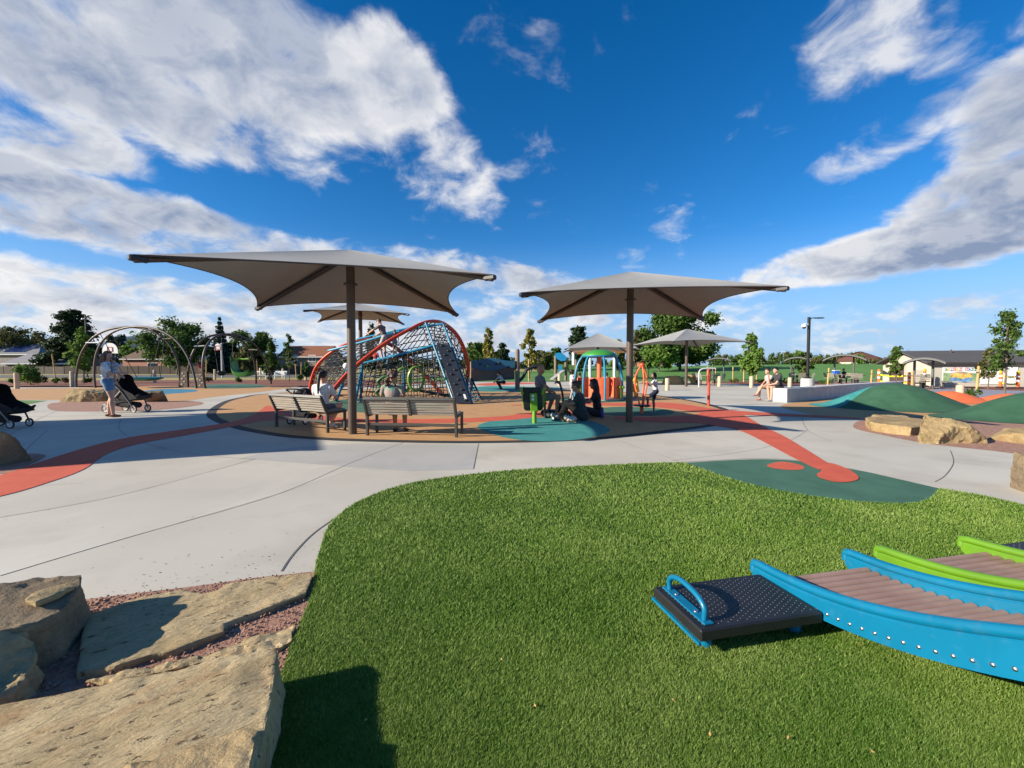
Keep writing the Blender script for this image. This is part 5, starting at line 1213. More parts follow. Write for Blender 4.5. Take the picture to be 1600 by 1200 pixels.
def tree(name, label, base, H, Wd, kind, lm, n=2600, size=.25, seed=1, group=None, trunk=.5, cat='tree'):
    rg = random.Random(seed); t = thing(name, label, cat, base, rg.uniform(0, 6.28), group); cl = []; R = Wd / 2
    if kind == 'round':
        for k in range(34):
            a, z = rg.uniform(0, 2 * PI), rg.uniform(.24, .97); rr = R * math.sqrt(max(.05, 1 - ((z - .58) / .45) ** 2)) * rg.uniform(.45, .85)
            s = R * rg.uniform(.15, .30); cl.append(((rr * math.cos(a), rr * math.sin(a), z * H), (s, s, s * .75)))
        cl.append(((0, 0, H * .62), (R * .5, R * .5, H * .22)))
    elif kind == 'pine':
        for k in range(40):
            z = rg.uniform(.10, .98); rr = R * (1.05 - z * .85) * rg.uniform(.3, .9); a = rg.uniform(0, 2 * PI); s = R * rg.uniform(.13, .25) * (1.15 - .5 * z)
            cl.append(((rr * math.cos(a), rr * math.sin(a), z * H), (s * 1.1, s * 1.1, s * .6)))
        cl.append(((0, 0, H * .5), (R * .45, R * .45, H * .4)))
    elif kind == 'conifer':
        m = 13
        for k in range(m):
            z = .08 + .88 * k / (m - 1); rr = R * (1.02 - z)
            for j in range(7):
                a = 2 * PI * j / 7 + k * .6 + rg.uniform(-.2, .2); q = rr * rg.uniform(.5, .75); s = max(rr * .34, .1)
                cl.append(((q * math.cos(a), q * math.sin(a), z * H - q * .12), (s, s, H / m * .38)))
    elif kind == 'column':
        for k in range(30):
            z = lerp(.26, .98, (k + rg.random()) / 30); rr = R * (1.0 - abs(z - .45) * 1.3) * rg.uniform(.1, .9); a = rg.uniform(0, 2 * PI); s = R * rg.uniform(.16, .34) * (1.2 - .6 * z)
            cl.append(((rr * math.cos(a), rr * math.sin(a), z * H), (s, s, s * 1.2)))
    elif kind == 'sparse':
        for k in range(26):
            z = lerp(.30, .98, (k + rg.random()) / 26); rr = R * (1.15 - z) * rg.uniform(.25, 1.0); a = rg.uniform(0, 2 * PI); s = R * rg.uniform(.08, .17)
            cl.append(((rr * math.cos(a), rr * math.sin(a), z * H), (s * 1.15, s * 1.15, s * 1.1)))
    elif kind == 'bush':
        for k in range(9):
            a = rg.uniform(0, 2 * PI); rr = R * rg.uniform(.1, .7); s = R * rg.uniform(.3, .45); cl.append(((rr * math.cos(a), rr * math.sin(a), H * rg.uniform(.3, .75)), (s, s, H * .28)))
    V, F, rn = leaves(cl, int(n * 1.7), size * .74, seed, .4, .9 if kind == 'sparse' else .45 if kind == 'column' else .12); me = mesh_np('crown', V, F4=F); me.materials.append(lm)
    at = me.attributes.new('rnd', 'FLOAT', 'FACE'); at.data.foreach_set('value', rn.astype(np.float32)); link('crown', me, t)
    mb = MB(); r0 = max(.025, H * .020 * trunk * 2 * dict(sparse=.35, column=.55).get(kind, 1))
    mb.tube([(0, 0, 0), (.01 * H, 0, H * .3), (0, .01 * H, H * .62), (0, 0, H * .9)], [r0 * 1.2, r0 * .9, r0 * .55, r0 * .12], 8)
    for c, s in cl[:26]:
        c = Vector(c); st = Vector((0, 0, max(.12 * H, c.z - (.25 * c.length if kind != 'conifer' else .02 * H) * .8)))
        mb.tube([st, lerp(st, c, .5) + Vector((0, 0, .02 * H)), c], [r0 * .4, r0 * .25, r0 * .08], 5)
    obj(mb, 'trunk', BARK, t, smooth=True); return t
def tpx(name, label, px, ytop, wpx, depth, kind, lm, **k):
    b = D(px, 576, depth); b.z = 0; H = CH + (HY - ytop) / FPX * depth; return tree(name, label, b, H, wpx / FPX * depth, kind, LM[lm], seed=int(px * 7 + ytop), **k)
tpx('broadleaf_tree', 'yellow-green spreading tree behind the house at the far left', 22, 506, 90, 125, 'round', 'olive', n=4200, size=.55)
tpx('pine_tree', 'big dark pine behind the lamp post on the far left', 118, 483, 96, 112, 'pine', 'pine', n=9000, size=.55)
tpx('broadleaf_tree', 'dark low tree between the yellow tree and the pine', 68, 532, 50, 130, 'round', 'green', n=2200, size=.6)
tpx('young_tree', 'young staked tree with light leaves left of the first swing arch', 130, 511, 42, 37, 'column', 'bright', n=1500, size=.17)
tpx('broadleaf_tree', 'hazy grey-green tree seen through the first swing arch', 183, 521, 34, 150, 'round', 'spruce', n=1600, size=.7)
tpx('broadleaf_tree', 'bright green tree above the brown-roofed far house', 212, 533, 40, 135, 'round', 'bright', n=1800, size=.55)
tpx('broadleaf_tree', 'broad open tree between the two swing arches', 277, 500, 105, 90, 'round', 'green', n=6500, size=.42)
tpx('spruce_tree', 'pointed dark spruce above the second swing arch', 345, 495, 46, 95, 'conifer', 'spruce', n=4200, size=.42)
tpx('pine_tree', 'wide dark evergreen under the pointed spruce', 352, 535, 70, 100, 'pine', 'pine', n=4200, size=.5)
tpx('broadleaf_tree', 'dark rounded tree right of the second swing arch', 395, 520, 80, 105, 'round', 'green', n=4500, size=.5)
tpx('broadleaf_tree', 'olive tree inside the second swing arch', 385, 545, 40, 85, 'round', 'olive', n=1800, size=.4)
tpx('young_tree', 'young leafy tree left of the tan house', 424, 536, 26, 44, 'column', 'green', n=1300, size=.2)
tpx('young_tree', 'young thin tree in front of the tan house', 452, 522, 32, 42, 'sparse', 'green', n=520, size=.17)
tpx('young_tree', 'small young tree right of the tan house windows', 478, 566, 16, 46, 'column', 'green', n=420, size=.17)
tpx('pine_tree', 'dark conifer behind the climber and tall umbrella', 580, 503, 30, 120, 'pine', 'pine', n=2200, size=.55)
tpx('broadleaf_tree', 'round green tree left of the wave wall', 740, 535, 44, 95, 'round', 'green', n=2600, size=.42)
tpx('young_tree', 'tall yellowing columnar tree behind the wave wall', 763, 513, 28, 62, 'column', 'yellow', n=1900, size=.26)
tpx('pine_tree', 'dark pine right of the yellowing tree', 785, 536, 40, 110, 'pine', 'pine', n=2800, size=.5)
tpx('young_tree', 'tall young yellow-green tree right of the log post', 827, 512, 30, 55, 'column', 'yellow', n=1800, size=.24)
tpx('broadleaf_tree', 'low olive tree left of the play tower', 848, 548, 40, 100, 'round', 'olive', n=1800, size=.42)
tpx('broadleaf_tree', 'low green tree behind the blue leaf sign', 868, 545, 30, 110, 'round', 'green', n=1500, size=.45)
tpx('pine_tree', 'big dark pine behind the umbrella over the merry-go-round', 905, 509, 60, 105, 'pine', 'pine', n=5200, size=.5)
tpx('young_tree', 'young autumn-tinted tree left of the right umbrella pole', 966, 530, 26, 60, 'column', 'yellow', n=1200, size=.25)
tpx('young_tree', 'young tree with pale leaves beside the right umbrella pole', 994, 515, 28, 66, 'column', 'olive', n=1500, size=.28)
tpx('broadleaf_tree', 'huge broad green tree behind the pale far umbrella', 1062, 486, 132, 98, 'round', 'green', n=15000, size=.5)
tpx('broadleaf_tree', 'lower bright tree at the left foot of the huge tree', 1030, 530, 66, 92, 'round', 'bright', n=3600, size=.42)
tpx('young_tree', 'conical young tree with fresh green leaves between far umbrella and lamp post', 1172, 523, 42, 37, 'column', 'bright', n=2000, size=.19)
tpx('young_tree', 'small round young tree behind the lamp post', 1257, 548, 26, 42, 'round', 'green', n=900, size=.2)
tpx('young_tree', 'small dark young tree in front of the pale building door', 1399, 541, 30, 29, 'sparse', 'green', n=900, size=.13)
tpx('young_tree', 'tall thin young tree with airy leaves at the right edge', 1571, 486, 78, 21.5, 'sparse', 'green', n=2300, size=.095, trunk=.7)
tpx('young_tree', 'second thin young tree behind the airy one at the right edge', 1545, 545, 40, 27, 'sparse', 'olive', n=700, size=.12)
tpx('shrub', 'small leafy shrub behind the log bollard by the orange mounds', 1519, 606, 26, 17.5, 'bush', 'green', n=420, size=.06, cat='shrub')
tpx('shrub', 'big light green shrub in the bed at the far left', 47, 569, 36, 33, 'bush', 'bright', n=2200, size=.11, cat='shrub')
for i, (x, y, w, d_) in enumerate(((20, 590, 16, 34), (66, 588, 14, 38), (88, 590, 14, 36), (101, 589, 12, 38), (135, 590, 16, 38), (325, 588, 14, 42), (372, 589, 14, 40), (420, 588, 12, 44), (468, 585, 14, 44), (1148, 591, 18, 38), (1190, 592, 26, 38), (1222, 592, 26, 37), (1290, 596, 18, 36))):
    tpx('shrub', 'low planted shrub in the bark mulch, %s from the left' % ORD[i], x, y, w, d_, 'bush', ('green', 'olive')[i % 2], n=260, size=.10, cat='shrub', group='low shrubs in the mulch beds')
rg = random.Random(12)
FAR = []
for i in range(44):
    x = 1120 + i * 12 + rg.uniform(-5, 5); FAR.append((x, rg.uniform(549, 561), rg.uniform(20, 34), rg.uniform(150, 190)))
for i in range(22): FAR.append((500 + i * 24 + rg.uniform(-8, 8), rg.uniform(556, 566), rg.uniform(24, 40), rg.uniform(150, 190)))
for i in range(8): FAR.append((250 + i * 33 + rg.uniform(-8, 8), rg.uniform(556, 566), rg.uniform(26, 44), rg.uniform(150, 180)))
protos = {}
for i, (x, y, w, d_) in enumerate(FAR):
    k = ('green', 'olive', 'green', 'bright')[i % 4]; b = D(x, 576, d_); b.z = 0; H = CH + (HY - y) / FPX * d_
    if k not in protos: protos[k] = (tree('broadleaf_tree', 'small tree in the distant row along the horizon', b, 5, 6, 'round', LM[k], n=700, size=.42, seed=i + 90, group='distant trees on the horizon'),)
    o = protos[k][0] if len(protos[k]) == 1 else copy_tree(protos[k][0]); protos[k] = (protos[k][0], 1)
    o.location = b; o.scale = (w / FPX * d_ / 6, w / FPX * d_ / 6, H / 5); o.rotation_euler.z = rg.uniform(0, 6)
# stakes
for si, (x, yt, yb, lean) in enumerate(sorted(((87, 553, 594, .10), (1118, 575, 590, 0), (463, 563, 592, .05), (470, 566, 590, -.05), (322, 562, 592, -.04), (403, 562, 590, .06), (1162, 570, 597, 0), (1182, 570, 597, 0), (1293, 575, 602, -.06), (1361, 578, 602, -.03), (1425, 580, 608, 0), (1526, 572, 610, -.05), (1240, 576, 598, .04), (1145, 573, 595, 0), (985, 572, 592, 0), (1008, 571, 590, .03), (1013, 571, 590, -.03), (1105, 572, 592, 0), (826, 561, 596, 0)))):
    g = G(x, yb); h = CH + (HY - yt) / FPX * g.y; t = thing('tree_stake', 'pale pine tree stake, %s from the left' % ORD[si], 'stake', g, 0, 'pine stakes beside the young trees')
    obj(MB().tube([(0, 0, 0), (-lean * h, 0, h)], [.055, .055], 8), 'stake', STAKE, t, smooth=True); obj(MB().lathe([(.058, h * .72), (.062, h * .74), (.058, h * .76)], n=8), 'tie_band', BLACKP, t)
# bollards
for (x, yt, yb, lb) in ((26.5, 582.5, 607.5, 'log bollard beside the light green shrub, far left'), (113, 580, 604, 'log bollard left of the first swing arch foot'), (242, 578, 598, 'log bollard behind the saucer swing'), (336, 577, 593.5, 'log bollard between the second swing arch legs'), (407, 575, 592, 'log bollard beside the right legs of the second swing arch'), (442, 576, 591, 'log bollard in front of the thin young tree'), (478, 578, 594, 'log bollard left of the red arch foot'),
                        (874, 585, 602.5, 'log bollard between the man in grey and the girl in white'), (1042.5, 591, 610, 'log bollard left of the pale boulder'), (1081, 587, 600, 'log bollard behind the far umbrella pole'), (1124, 588, 604, 'log bollard in front of the picnic table right of the red post'), (1174, 588, 605.5, 'log bollard under the conical young tree'), (1234, 590, 606, 'log bollard right behind the man on the seat wall'), (1499.5, 602, 627.5, 'tall log bollard between the orange mounds')):
    g = G(x, yb); h = CH - (yt - HY) / FPX * g.y; t = thing('bollard', lb, 'bollard', g, 0, 'peeled log bollards'); r = .125
    obj(MB().lathe([(r, 0), (r, h - .03), (r - .03, h), (.001, h + .005)], n=16), 'log', WOODP, t, smooth=True); obj(MB().lathe([(r + .003, h * .5), (r + .006, h * .51), (r + .003, h * .52)], n=16), 'groove_band', mat('log_dark', (.28, .19, .11), .8), t)
# ------------------------------------------------------------------ lamp posts
def lamp(label, px, yb, yt, base, arm, camera):
    g = G(px, yb); h = CH + (HY - yt) / FPX * g.y; t = thing('lamp_post', label, 'lamp post', g)
    DK = mat('lamp_black', (.02, .018, .017), .45, .1, 5)
    if base: obj(MB().lathe([(.42, 0), (.42, .56), (.38, .6), (.001, .6)], n=24), 'footing', CONCW, t, smooth=True)
    z0 = .6 if base else 0
    obj(MB().beam((0, 0, z0), (0, 0, h), .15, .15, (0, 1, 0), .01), 'pole', DK, t); obj(MB().box((0, 0, z0 + .05), (.32, .32, .10), None, .01), 'base_cover', DK, t)
    a = obj(MB().tube(cr([(arm * .07, 0, h - .14), (arm * .25, 0, h - .06), (arm * .45, 0, h - .05)], 4), .03, 8), 'arm', DK, t, smooth=True)
    obj(MB().box((arm * .72, 0, h - .06), (.58, .28, .07), None, .03), 'luminaire', DK, a)
    c = obj(MB().beam((-.07 * camera, -.02, h - .52), (-.36 * camera, -.05, h - .50), .10, .10, bev=.02), 'camera_bracket', WHITEP, t)
    d = MB(); d.lathe([(.001, .02), (.12, .0), (.16, -.12), (.15, -.20)], (-.38 * camera, -.05, h - .50), n=16); obj(d, 'camera_housing', WHITEP, c, smooth=True); obj(MB().ell((-.38 * camera, -.05, h - .72), (.12, .12, .11), 12, 8), 'camera_dome', BLACKP, c, smooth=True)
    return t
lamp('black lamp post with white dome camera behind the seat wall', 1261.5, 604.5, 496, True, 1, 1)
lamp('lamp post with white dome camera in front of the dark pine', 136.5, 589, 493, False, 1, 1)
for x, yt, d_, lb in ((790, 545, 130, 'thin far light pole right of the wave wall'), (1224, 550, 170, 'pale thin light pole left of the lamp post')):
    b = D(x, 576, d_); b.z = 0; h = CH + (HY - yt) / FPX * d_; t = thing('light_pole', lb, 'light pole', b); obj(MB().tube([(0, 0, 0), (0, 0, h)], [.16, .10], 8), 'pole', STEEL, t, smooth=True); obj(MB().box((0, 0, h), (1.6, .3, .25), None, .05), 'lamp_head', WHITEP, t)
# basketball hoops beyond the swings
for x, dpt, yt, yb_, wd, lb in ((172, 62, 536, 552, 24, 'basketball hoop with white fan board behind the mother'), (340, 60, 537, 547, 10, 'basketball hoop on a pale pole inside the second arch')):
    b = D(x + (0 if wd == 24 else 7), 576, dpt); b.z = 0; t = thing('basketball_hoop', lb, 'basketball hoop', b); c = D(x, (yt + yb_) / 2, dpt - 1.2) - b; w, h = wd / FPX * dpt / 2, (yb_ - yt) / FPX * dpt / 2
    obj(MB().tube([(0, 0, 0), (0, 0, c.z + (.2 if wd == 24 else .6)), (c.x * .5, c.y * .6, c.z + .1)], .12, 8), 'pole', mat('pole_pale', (.42, .44, .46), .5), t, smooth=True)
    fan = [c + Vector((w * math.cos(a), 0, -h + (2 * h) * max(0, math.sin(a)) ** .7)) for a in [PI * k / 14 for k in range(15)]]
    bd_ = obj(MB().plate(fan, .06), 'backboard', WHITEP, t); sq = [(-.35, -.45), (.35, -.45), (.35, .15), (-.35, .15)]
    for i in range(4):
        p, q = sq[i], sq[(i + 1) % 4]; obj(MB().beam(c + Vector((p[0], -.06, p[1])), c + Vector((q[0], -.06, q[1])), .05, .05), 'target_line', paint('hoop_red', (.5, .03, .02)), bd_)
    obj(MB().tube([c + Vector((.23 * math.cos(a), -.3 + .23 * math.sin(a), -h + .15)) for a in [2 * PI * k / 16 for k in range(16)]], .03, 6, closed=True), 'rim', MATS['hoop_red'], t)
# ------------------------------------------------------------------ houses and fence across the street
def house(label, x0, x1, ye, yr, depth, dd_, wall, roof, wins=(), solar=None, chim=None, hip=0, door=None, lower=None):
    a, b = D(x0, 576, depth), D(x1, 576, depth); ze = CH + (HY - ye) / FPX * depth; zr = CH + (HY - yr) / FPX * (depth + dd_ / 2); t = thing('house', label, 'house', (a.x, depth, 0)); L = b.x - a.x
    WM = mat('siding_%d%d%d' % tuple(int(c * 99) for c in wall), wall, .85, .08, 2, .1, 20); RM = mat('shingle_%d%d%d' % tuple(int(c * 99) for c in roof), roof, .9, .15, 3, .4, 12, spk=.3, spkscale=6)
    m = MB(); V = [(0, 0, 0), (L, 0, 0), (L, dd_, 0), (0, dd_, 0), (0, 0, ze), (L, 0, ze), (L, dd_, ze), (0, dd_, ze), (0 + hip, dd_ / 2, zr - .12), (L - hip, dd_ / 2, zr - .12)]
    m.add(V, [(0, 1, 5, 4), (1, 2, 6, 9, 5) if not hip else (1, 2, 6, 5), (2, 3, 7, 6), (3, 0, 4, 8, 7) if not hip else (3, 0, 4, 7)]); obj(m, 'wall', WM, t)
    e = .5; sl = (zr - ze) / (dd_ / 2)
    for s in (0, 1):
        y0, y1 = (-e, dd_ / 2) if s == 0 else (dd_ + e, dd_ / 2); P = [(-e, y0, ze - e * sl), (L + e, y0, ze - e * sl), (L + (e if not hip else -hip), y1, zr), ((-e if not hip else hip), y1, zr)]
        r = obj(MB().plate(P, .18), 'roof', RM, t)
        if s == 0 and solar:
            u0, u1, v0, v1 = solar; q = lambda u, v: Vector((L * u, lerp(0, dd_ / 2, v), lerp(ze, zr, v) + .22)); nn = max(2, int((u1 - u0) * L / 1.7))
            for i in range(nn):
                for j in range(2):
                    ua, ub = lerp(u0, u1, i / nn) + .003, lerp(u0, u1, (i + 1) / nn) - .003; va, vb = lerp(v0, v1, j / 2) + .01, lerp(v0, v1, (j + 1) / 2) - .01
                    obj(MB().plate([q(ua, va), q(ub, va), q(ub, vb), q(ua, vb)], .05), 'solar_panel', mat('solar_blue', (.012, .03, .12), .15, .1, 5), r)
    if hip:
        for xx, xr in ((-e, hip), (L + e, L - hip)): obj(MB().plate([(xx, -e, ze - e * sl), (xr, dd_ / 2, zr - .02), (xx, dd_ + e, ze - e * sl)], .18), 'roof', RM, t)
    obj(MB().beam((-e, -e - .05, ze - e * sl - .05), (L + e, -e - .05, ze - e * sl - .05), .10, .20), 'fascia', WHITEP, t)
    for (u, v, w, h) in wins:
        c = Vector((L * u, -.04, ze * v)); f = obj(MB().box(c, (w, .08, h), None, .01), 'window', WHITEP, t); 
        for s in (-1, 1): obj(MB().box(c + Vector((s * w * .235, -.05, 0)), (w * .40, .03, h * .82)), 'pane', mat('window_glass', (.03, .04, .05), .08, .1, 4), f)
    if chim:
        u, w, h = chim; c_ = obj(MB().box((L * u, dd_ * .2, ze / 2 + h / 2), (w, w, ze + h), None, .03), 'chimney', WM, t); obj(MB().box((L * u, dd_ * .2, ze + h + .35), (w * .6, w * .6, .7), None, .05), 'chimney_cap', STEEL, c_)
    return t
house('grey house with blue solar panels at the far left edge', -75, 62, 552.5, 539, 118, 12, (.24, .22, .20), (.17, .175, .185), [(.35, .75, 1.6, 1.3)], (.55, .80, .1, .85), hip=6)
house('low grey-roofed garage wing right of the solar house', 8, 108, 567, 553, 108, 12, (.15, .135, .125), (.21, .21, .22), [(.6, .55, 1.8, 1.0)], chim=(1.0, 1.7, 4.2))
house('brown-roofed house with dark solar panels behind the first swing arch', 192, 262, 560, 547.5, 122, 12, (.42, .20, .14), (.14, .085, .055), [(.62, .55, 1.8, 1.3), (.72, .55, 1.2, 1.3)], (.36, .70, .15, .9))
house('tan two-storey house with brown roof and white windows', 437, 508, 556, 541, 105, 10, (.26, .21, .15), (.22, .085, .04), [(.31, .86, 1.9, 1.7), (.72, .86, 1.9, 1.7)])
house('red-brick house beyond the lawn under the huge tree', 1008, 1050, 563.5, 556, 150, 10, (.34, .13, .08), (.16, .08, .05), [(.3, .6, 1.6, 1.3), (.7, .6, 1.6, 1.3)])
house('red-roofed house beyond the trees right of the lamp post', 1344, 1388, 563, 549.5, 165, 14, (.5, .42, .36), (.13, .05, .035), [(.4, .7, 1.6, 1.3)], hip=6)
fn = thing('wooden_fence', 'dark wooden board fence along the far side of the street', 'fence', D(110, 576, 101) * 1.0); fn.location.z = 0
FNM = mat('fence_dark', (.07, .055, .045), .9, .25, 3)
a, b = D(100, 576, 101), D(530, 576, 101); nf = 26
for i in range(nf):
    x0, x1 = lerp(a.x, b.x, i / nf), lerp(a.x, b.x, (i + 1) / nf)
    obj(MB().box(((x0 + x1) / 2, 101, .95), (x1 - x0 - .14, .06, 1.9)), 'board_panel', FNM, fn, world=True); obj(MB().box((x0, 101, 1.0), (.13, .13, 2.0)), 'post', FNM, fn, world=True)
fn2 = thing('wooden_fence', 'grey board fence in front of the solar house', 'fence', Vector((D(-80, 576, 103).x, 103, 0)))
a, b = D(-90, 576, 103), D(100, 576, 103)
for i in range(12):
    x0, x1 = lerp(a.x, b.x, i / 12), lerp(a.x, b.x, (i + 1) / 12); obj(MB().box(((x0 + x1) / 2, 103, .9), (x1 - x0 - .14, .06, 1.8)), 'board_panel', mat('fence_grey', (.12, .10, .085), .9, .25, 3), fn2, world=True); obj(MB().box((x0, 103, .95), (.13, .13, 1.9)), 'post', MATS['fence_grey'], fn2, world=True)
for x, lb in ((409, 'white slatted bench behind the second swing arch'), (438, 'white slatted bench in front of the tan house')):
    g = G(x, 592); t = thing('white_bench', lb, 'bench', g)
    for k in range(3): obj(MB().box((0, .25, .62 + .16 * k), (1.5, .05, .12), None, .01), 'slat', WHITEP, t)
    for k in range(2): obj(MB().box((0, -.02 - .2 * k, .46), (1.5, .17, .05), None, .01), 'seat_slat', WHITEP, t)
    for s in (-.6, .6): obj(MB().box((s, .05, .42), (.08, .5, .84), None, .01), 'leg', WHITEP, t)
# mountains
mv = []; mf = []; n = 90
for i in range(n + 1):
    px = lerp(-500, 2100, i / n); y = 551 - 20 * math.exp(-((px - 30) / 130) ** 2) - 23 * math.exp(-((px - 212) / 32) ** 2) - 14 * math.exp(-((px - 290) / 80) ** 2) + 3 * mnoise.noise(Vector((px * .02, 1, 2)))
    y = min(572, y + max(0, (px - 420) * .08)); p = D(px, y, 14000); mv += [Vector((p.x, 11000, -40)), Vector((p.x, 12500, p.z * .45)), p, Vector((p.x, 17000, -40))]
for i in range(n):
    for k in range(3): mf.append((i * 4 + k, i * 4 + k + 1, i * 4 + 5 + k, i * 4 + 4 + k))
tag(obj(MB().add(mv, mf), 'mountains', mat('mountain_forest_haze', (.022, .052, .12), .95, .15, .002), smooth='all'), kind='structure')  # forest colour shifted to blue, painting in the distance haze
hl = []; nH = 30
# ------------------------------------------------------------------ pale building with banners
K = G(1457, 603.5); ex = Vector((.968, -.252, 0)).normalized(); ey = Vector((.252, .968, 0)).normalized(); BL, BD, BE, BRg = 15.0, 6.2, 1.72, 2.62
bt2 = thing('park_building', 'pale beige park building with dark low roof and banners', 'building', K); bt2.rotation_euler.z = math.atan2(ex.y, ex.x)
WAL = mat('beige_stucco', (.46, .43, .36), .9, .06, 2, .15, 60); RFD = mat('roof_dark', (.075, .072, .07), .8, .1, 3, .2, 20); DRK = mat('doorway_brown', (.075, .05, .04), .8, .1, 3)
m = MB(); m.add([(0, 0, 0), (BL, 0, 0), (BL, BD, 0), (0, BD, 0), (0, 0, BE), (BL, 0, BE), (BL, BD, BE), (0, BD, BE), (0, BD / 2, BRg - .1), (BL, BD / 2, BRg - .1)], [(0, 1, 5, 4), (1, 2, 6, 9, 5), (2, 3, 7, 6), (3, 0, 4, 8, 7)]); obj(m, 'wall', WAL, bt2)
for s in (0, 1):
    y0, y1 = ((-.22, BD / 2), (BD + .22, BD / 2))[s]; zz = BE - .22 * (BRg - BE) / (BD / 2); obj(MB().plate([(-.5, y0, zz + .06), (BL + .5, y0, zz + .06), (BL + .5, y1, BRg + .06), (-.5, y1, BRg + .06)], .10), 'roof', RFD, bt2)
obj(MB().beam((-.5, -.25, BE - .06), (BL + .5, -.25, BE - .06), .06, .16), 'fascia', mat('fascia_dark', (.035, .03, .028), .7), bt2)
dr = obj(MB().box((-.03, 4.1, .82), (.08, 2.0, 1.64), None, .01), 'doorway', DRK, bt2); obj(MB().box((-.06, 4.1, 1.68), (.08, 2.2, .08)), 'door_head', WAL, dr)
for y in (3.06, 5.14): obj(MB().box((-.06, y, .82), (.10, .08, 1.64)), 'door_jamb', WAL, dr)
obj(MB().box((-.04, 1.3, .95), (.05, .9, .5)), 'vent_panel', mat('vent_grey', (.36, .34, .29), .7), bt2)
obj(MB().tube([(9.5, 2.4, 2.3), (9.5, 2.4, 2.95)], .06, 8), 'vent_pipe', mat('pipe_brown', (.12, .05, .04), .6), bt2); obj(MB().tube([(2.5, 2.4, 2.35), (2.5, 2.4, 2.78)], .05, 8), 'vent_pipe', MATS['pipe_brown'], bt2)
def Wp(px, py):                           # point on the long wall
    d = pxdir(px, py); o = Vector((0, 0, CH)); nr = ey; t = (K - o).dot(nr) / d.dot(nr); p = o + d * t - K; return Vector((p.dot(ex), -.03, p.z))
def text_mesh(s, size, name, m, parent, loc, bold=0):
    cu_ = bpy.data.curves.new('t', 'FONT'); cu_.body = s; cu_.size = size; cu_.align_x = 'CENTER'; cu_.align_y = 'CENTER'; cu_.extrude = .002; cu_.offset = bold
    o = bpy.data.objects.new('t', cu_); C.objects.link(o); dg = bpy.context.evaluated_depsgraph_get(); me = bpy.data.meshes.new_from_object(o.evaluated_get(dg)); bpy.data.objects.remove(o); bpy.data.curves.remove(cu_)
    me.materials.append(m); q = link(name, me, parent); q.location = loc; q.rotation_euler = (PI / 2, 0, 0); return q
def banner(label, x0, x1, y0, y1):
    a, b, c, d = Wp(x0, y0), Wp(x1, y0), Wp(x1, y1), Wp(x0, y1); t = thing('banner', label, 'banner', K); t.rotation_euler.z = bt2.rotation_euler.z
    b.z = a.z; c.z = d.z; obj(MB().plate([a, b, c, d], .02), 'sheet', mat('banner_white', (.72, .72, .70), .8, .05, 3, .2, 8), t); return t, a, b, c, d
t, a, b, c, d = banner('colourful COMING SOON banner on the pale building wall', 1472.5, 1529, 573, 597)
W_, Hh = b.x - a.x, a.z - d.z; PAL = dict(g=(.05, .22, .12), y=(.65, .42, .05), p=(.18, .12, .32), o=(.62, .16, .06), r=(.50, .06, .05), b=(.05, .12, .38))
xi = 0
for chn, colr in zip('COMING SOON', 'gypoyr rbgg'):
    x = a.x + W_ * (.05 + .9 * (xi + .5) / 11); xi += 1
    if chn == ' ': continue
    cm = paint('banner_' + colr, PAL[colr], .7); z = a.z - Hh * (.15 + (.03 if xi % 2 else 0))
    obj(MB().box((x, -.05, z), (W_ * .074, .006, Hh * .21)), 'letter_tile', cm, t); text_mesh(chn, Hh * .22, 'letter', WHITEP, t, (x, -.058, z), .004)
for k, (cc, z0, z1) in enumerate((((.22, .32, .16), .36, .96), ((.55, .22, .20), .40, .74), ((.62, .42, .10), .46, .78), ((.12, .26, .45), .74, .95))):
    n = 24; lo, hi = [], []
    for i in range(n + 1):
        u = i / n; x = a.x + W_ * lerp(.02 if k == 0 else .22, .98 if k == 0 else .80, u); hi.append((x, -.046 - .004 * k, a.z - Hh * (z0 + .05 * math.sin(u * 9 + k)))); lo.append((x, -.046 - .004 * k, a.z - Hh * (z1 + (.04 * math.sin(u * 7 + k) if k else 0))))
    obj(MB().plate(hi + lo[::-1], .003), 'picture_band', mat('picture_%d' % k, cc, .8, .4, 4), t)
t, a, b, c, d = banner('white banner with black headline right of the colourful one', 1531, 1590, 573, 600)
for r_, (u0, u1) in enumerate(((.10, .72), (.20, .66))):
    z = a.z - (a.z - d.z) * (.09 + .12 * r_); q = u0; rr_ = random.Random(r_)
    while q < u1:
        w = rr_.uniform(.02, .06); obj(MB().box((lerp(a.x, b.x, q + w / 2), -.048, z), ((b.x - a.x) * w, .004, .07)), 'headline_word', BLACKP, t); q += w + .014
obj(MB().plate([Vector((lerp(a.x, b.x, u), -.046, lerp(a.z, d.z, v))) for u, v in ((.05, .75), (.35, .45), (.6, .35), (.93, .55), (.90, .85), (.4, .9))], .003), 'site_plan', mat('plan_grey', (.60, .62, .60), .8, .2, 6), t)
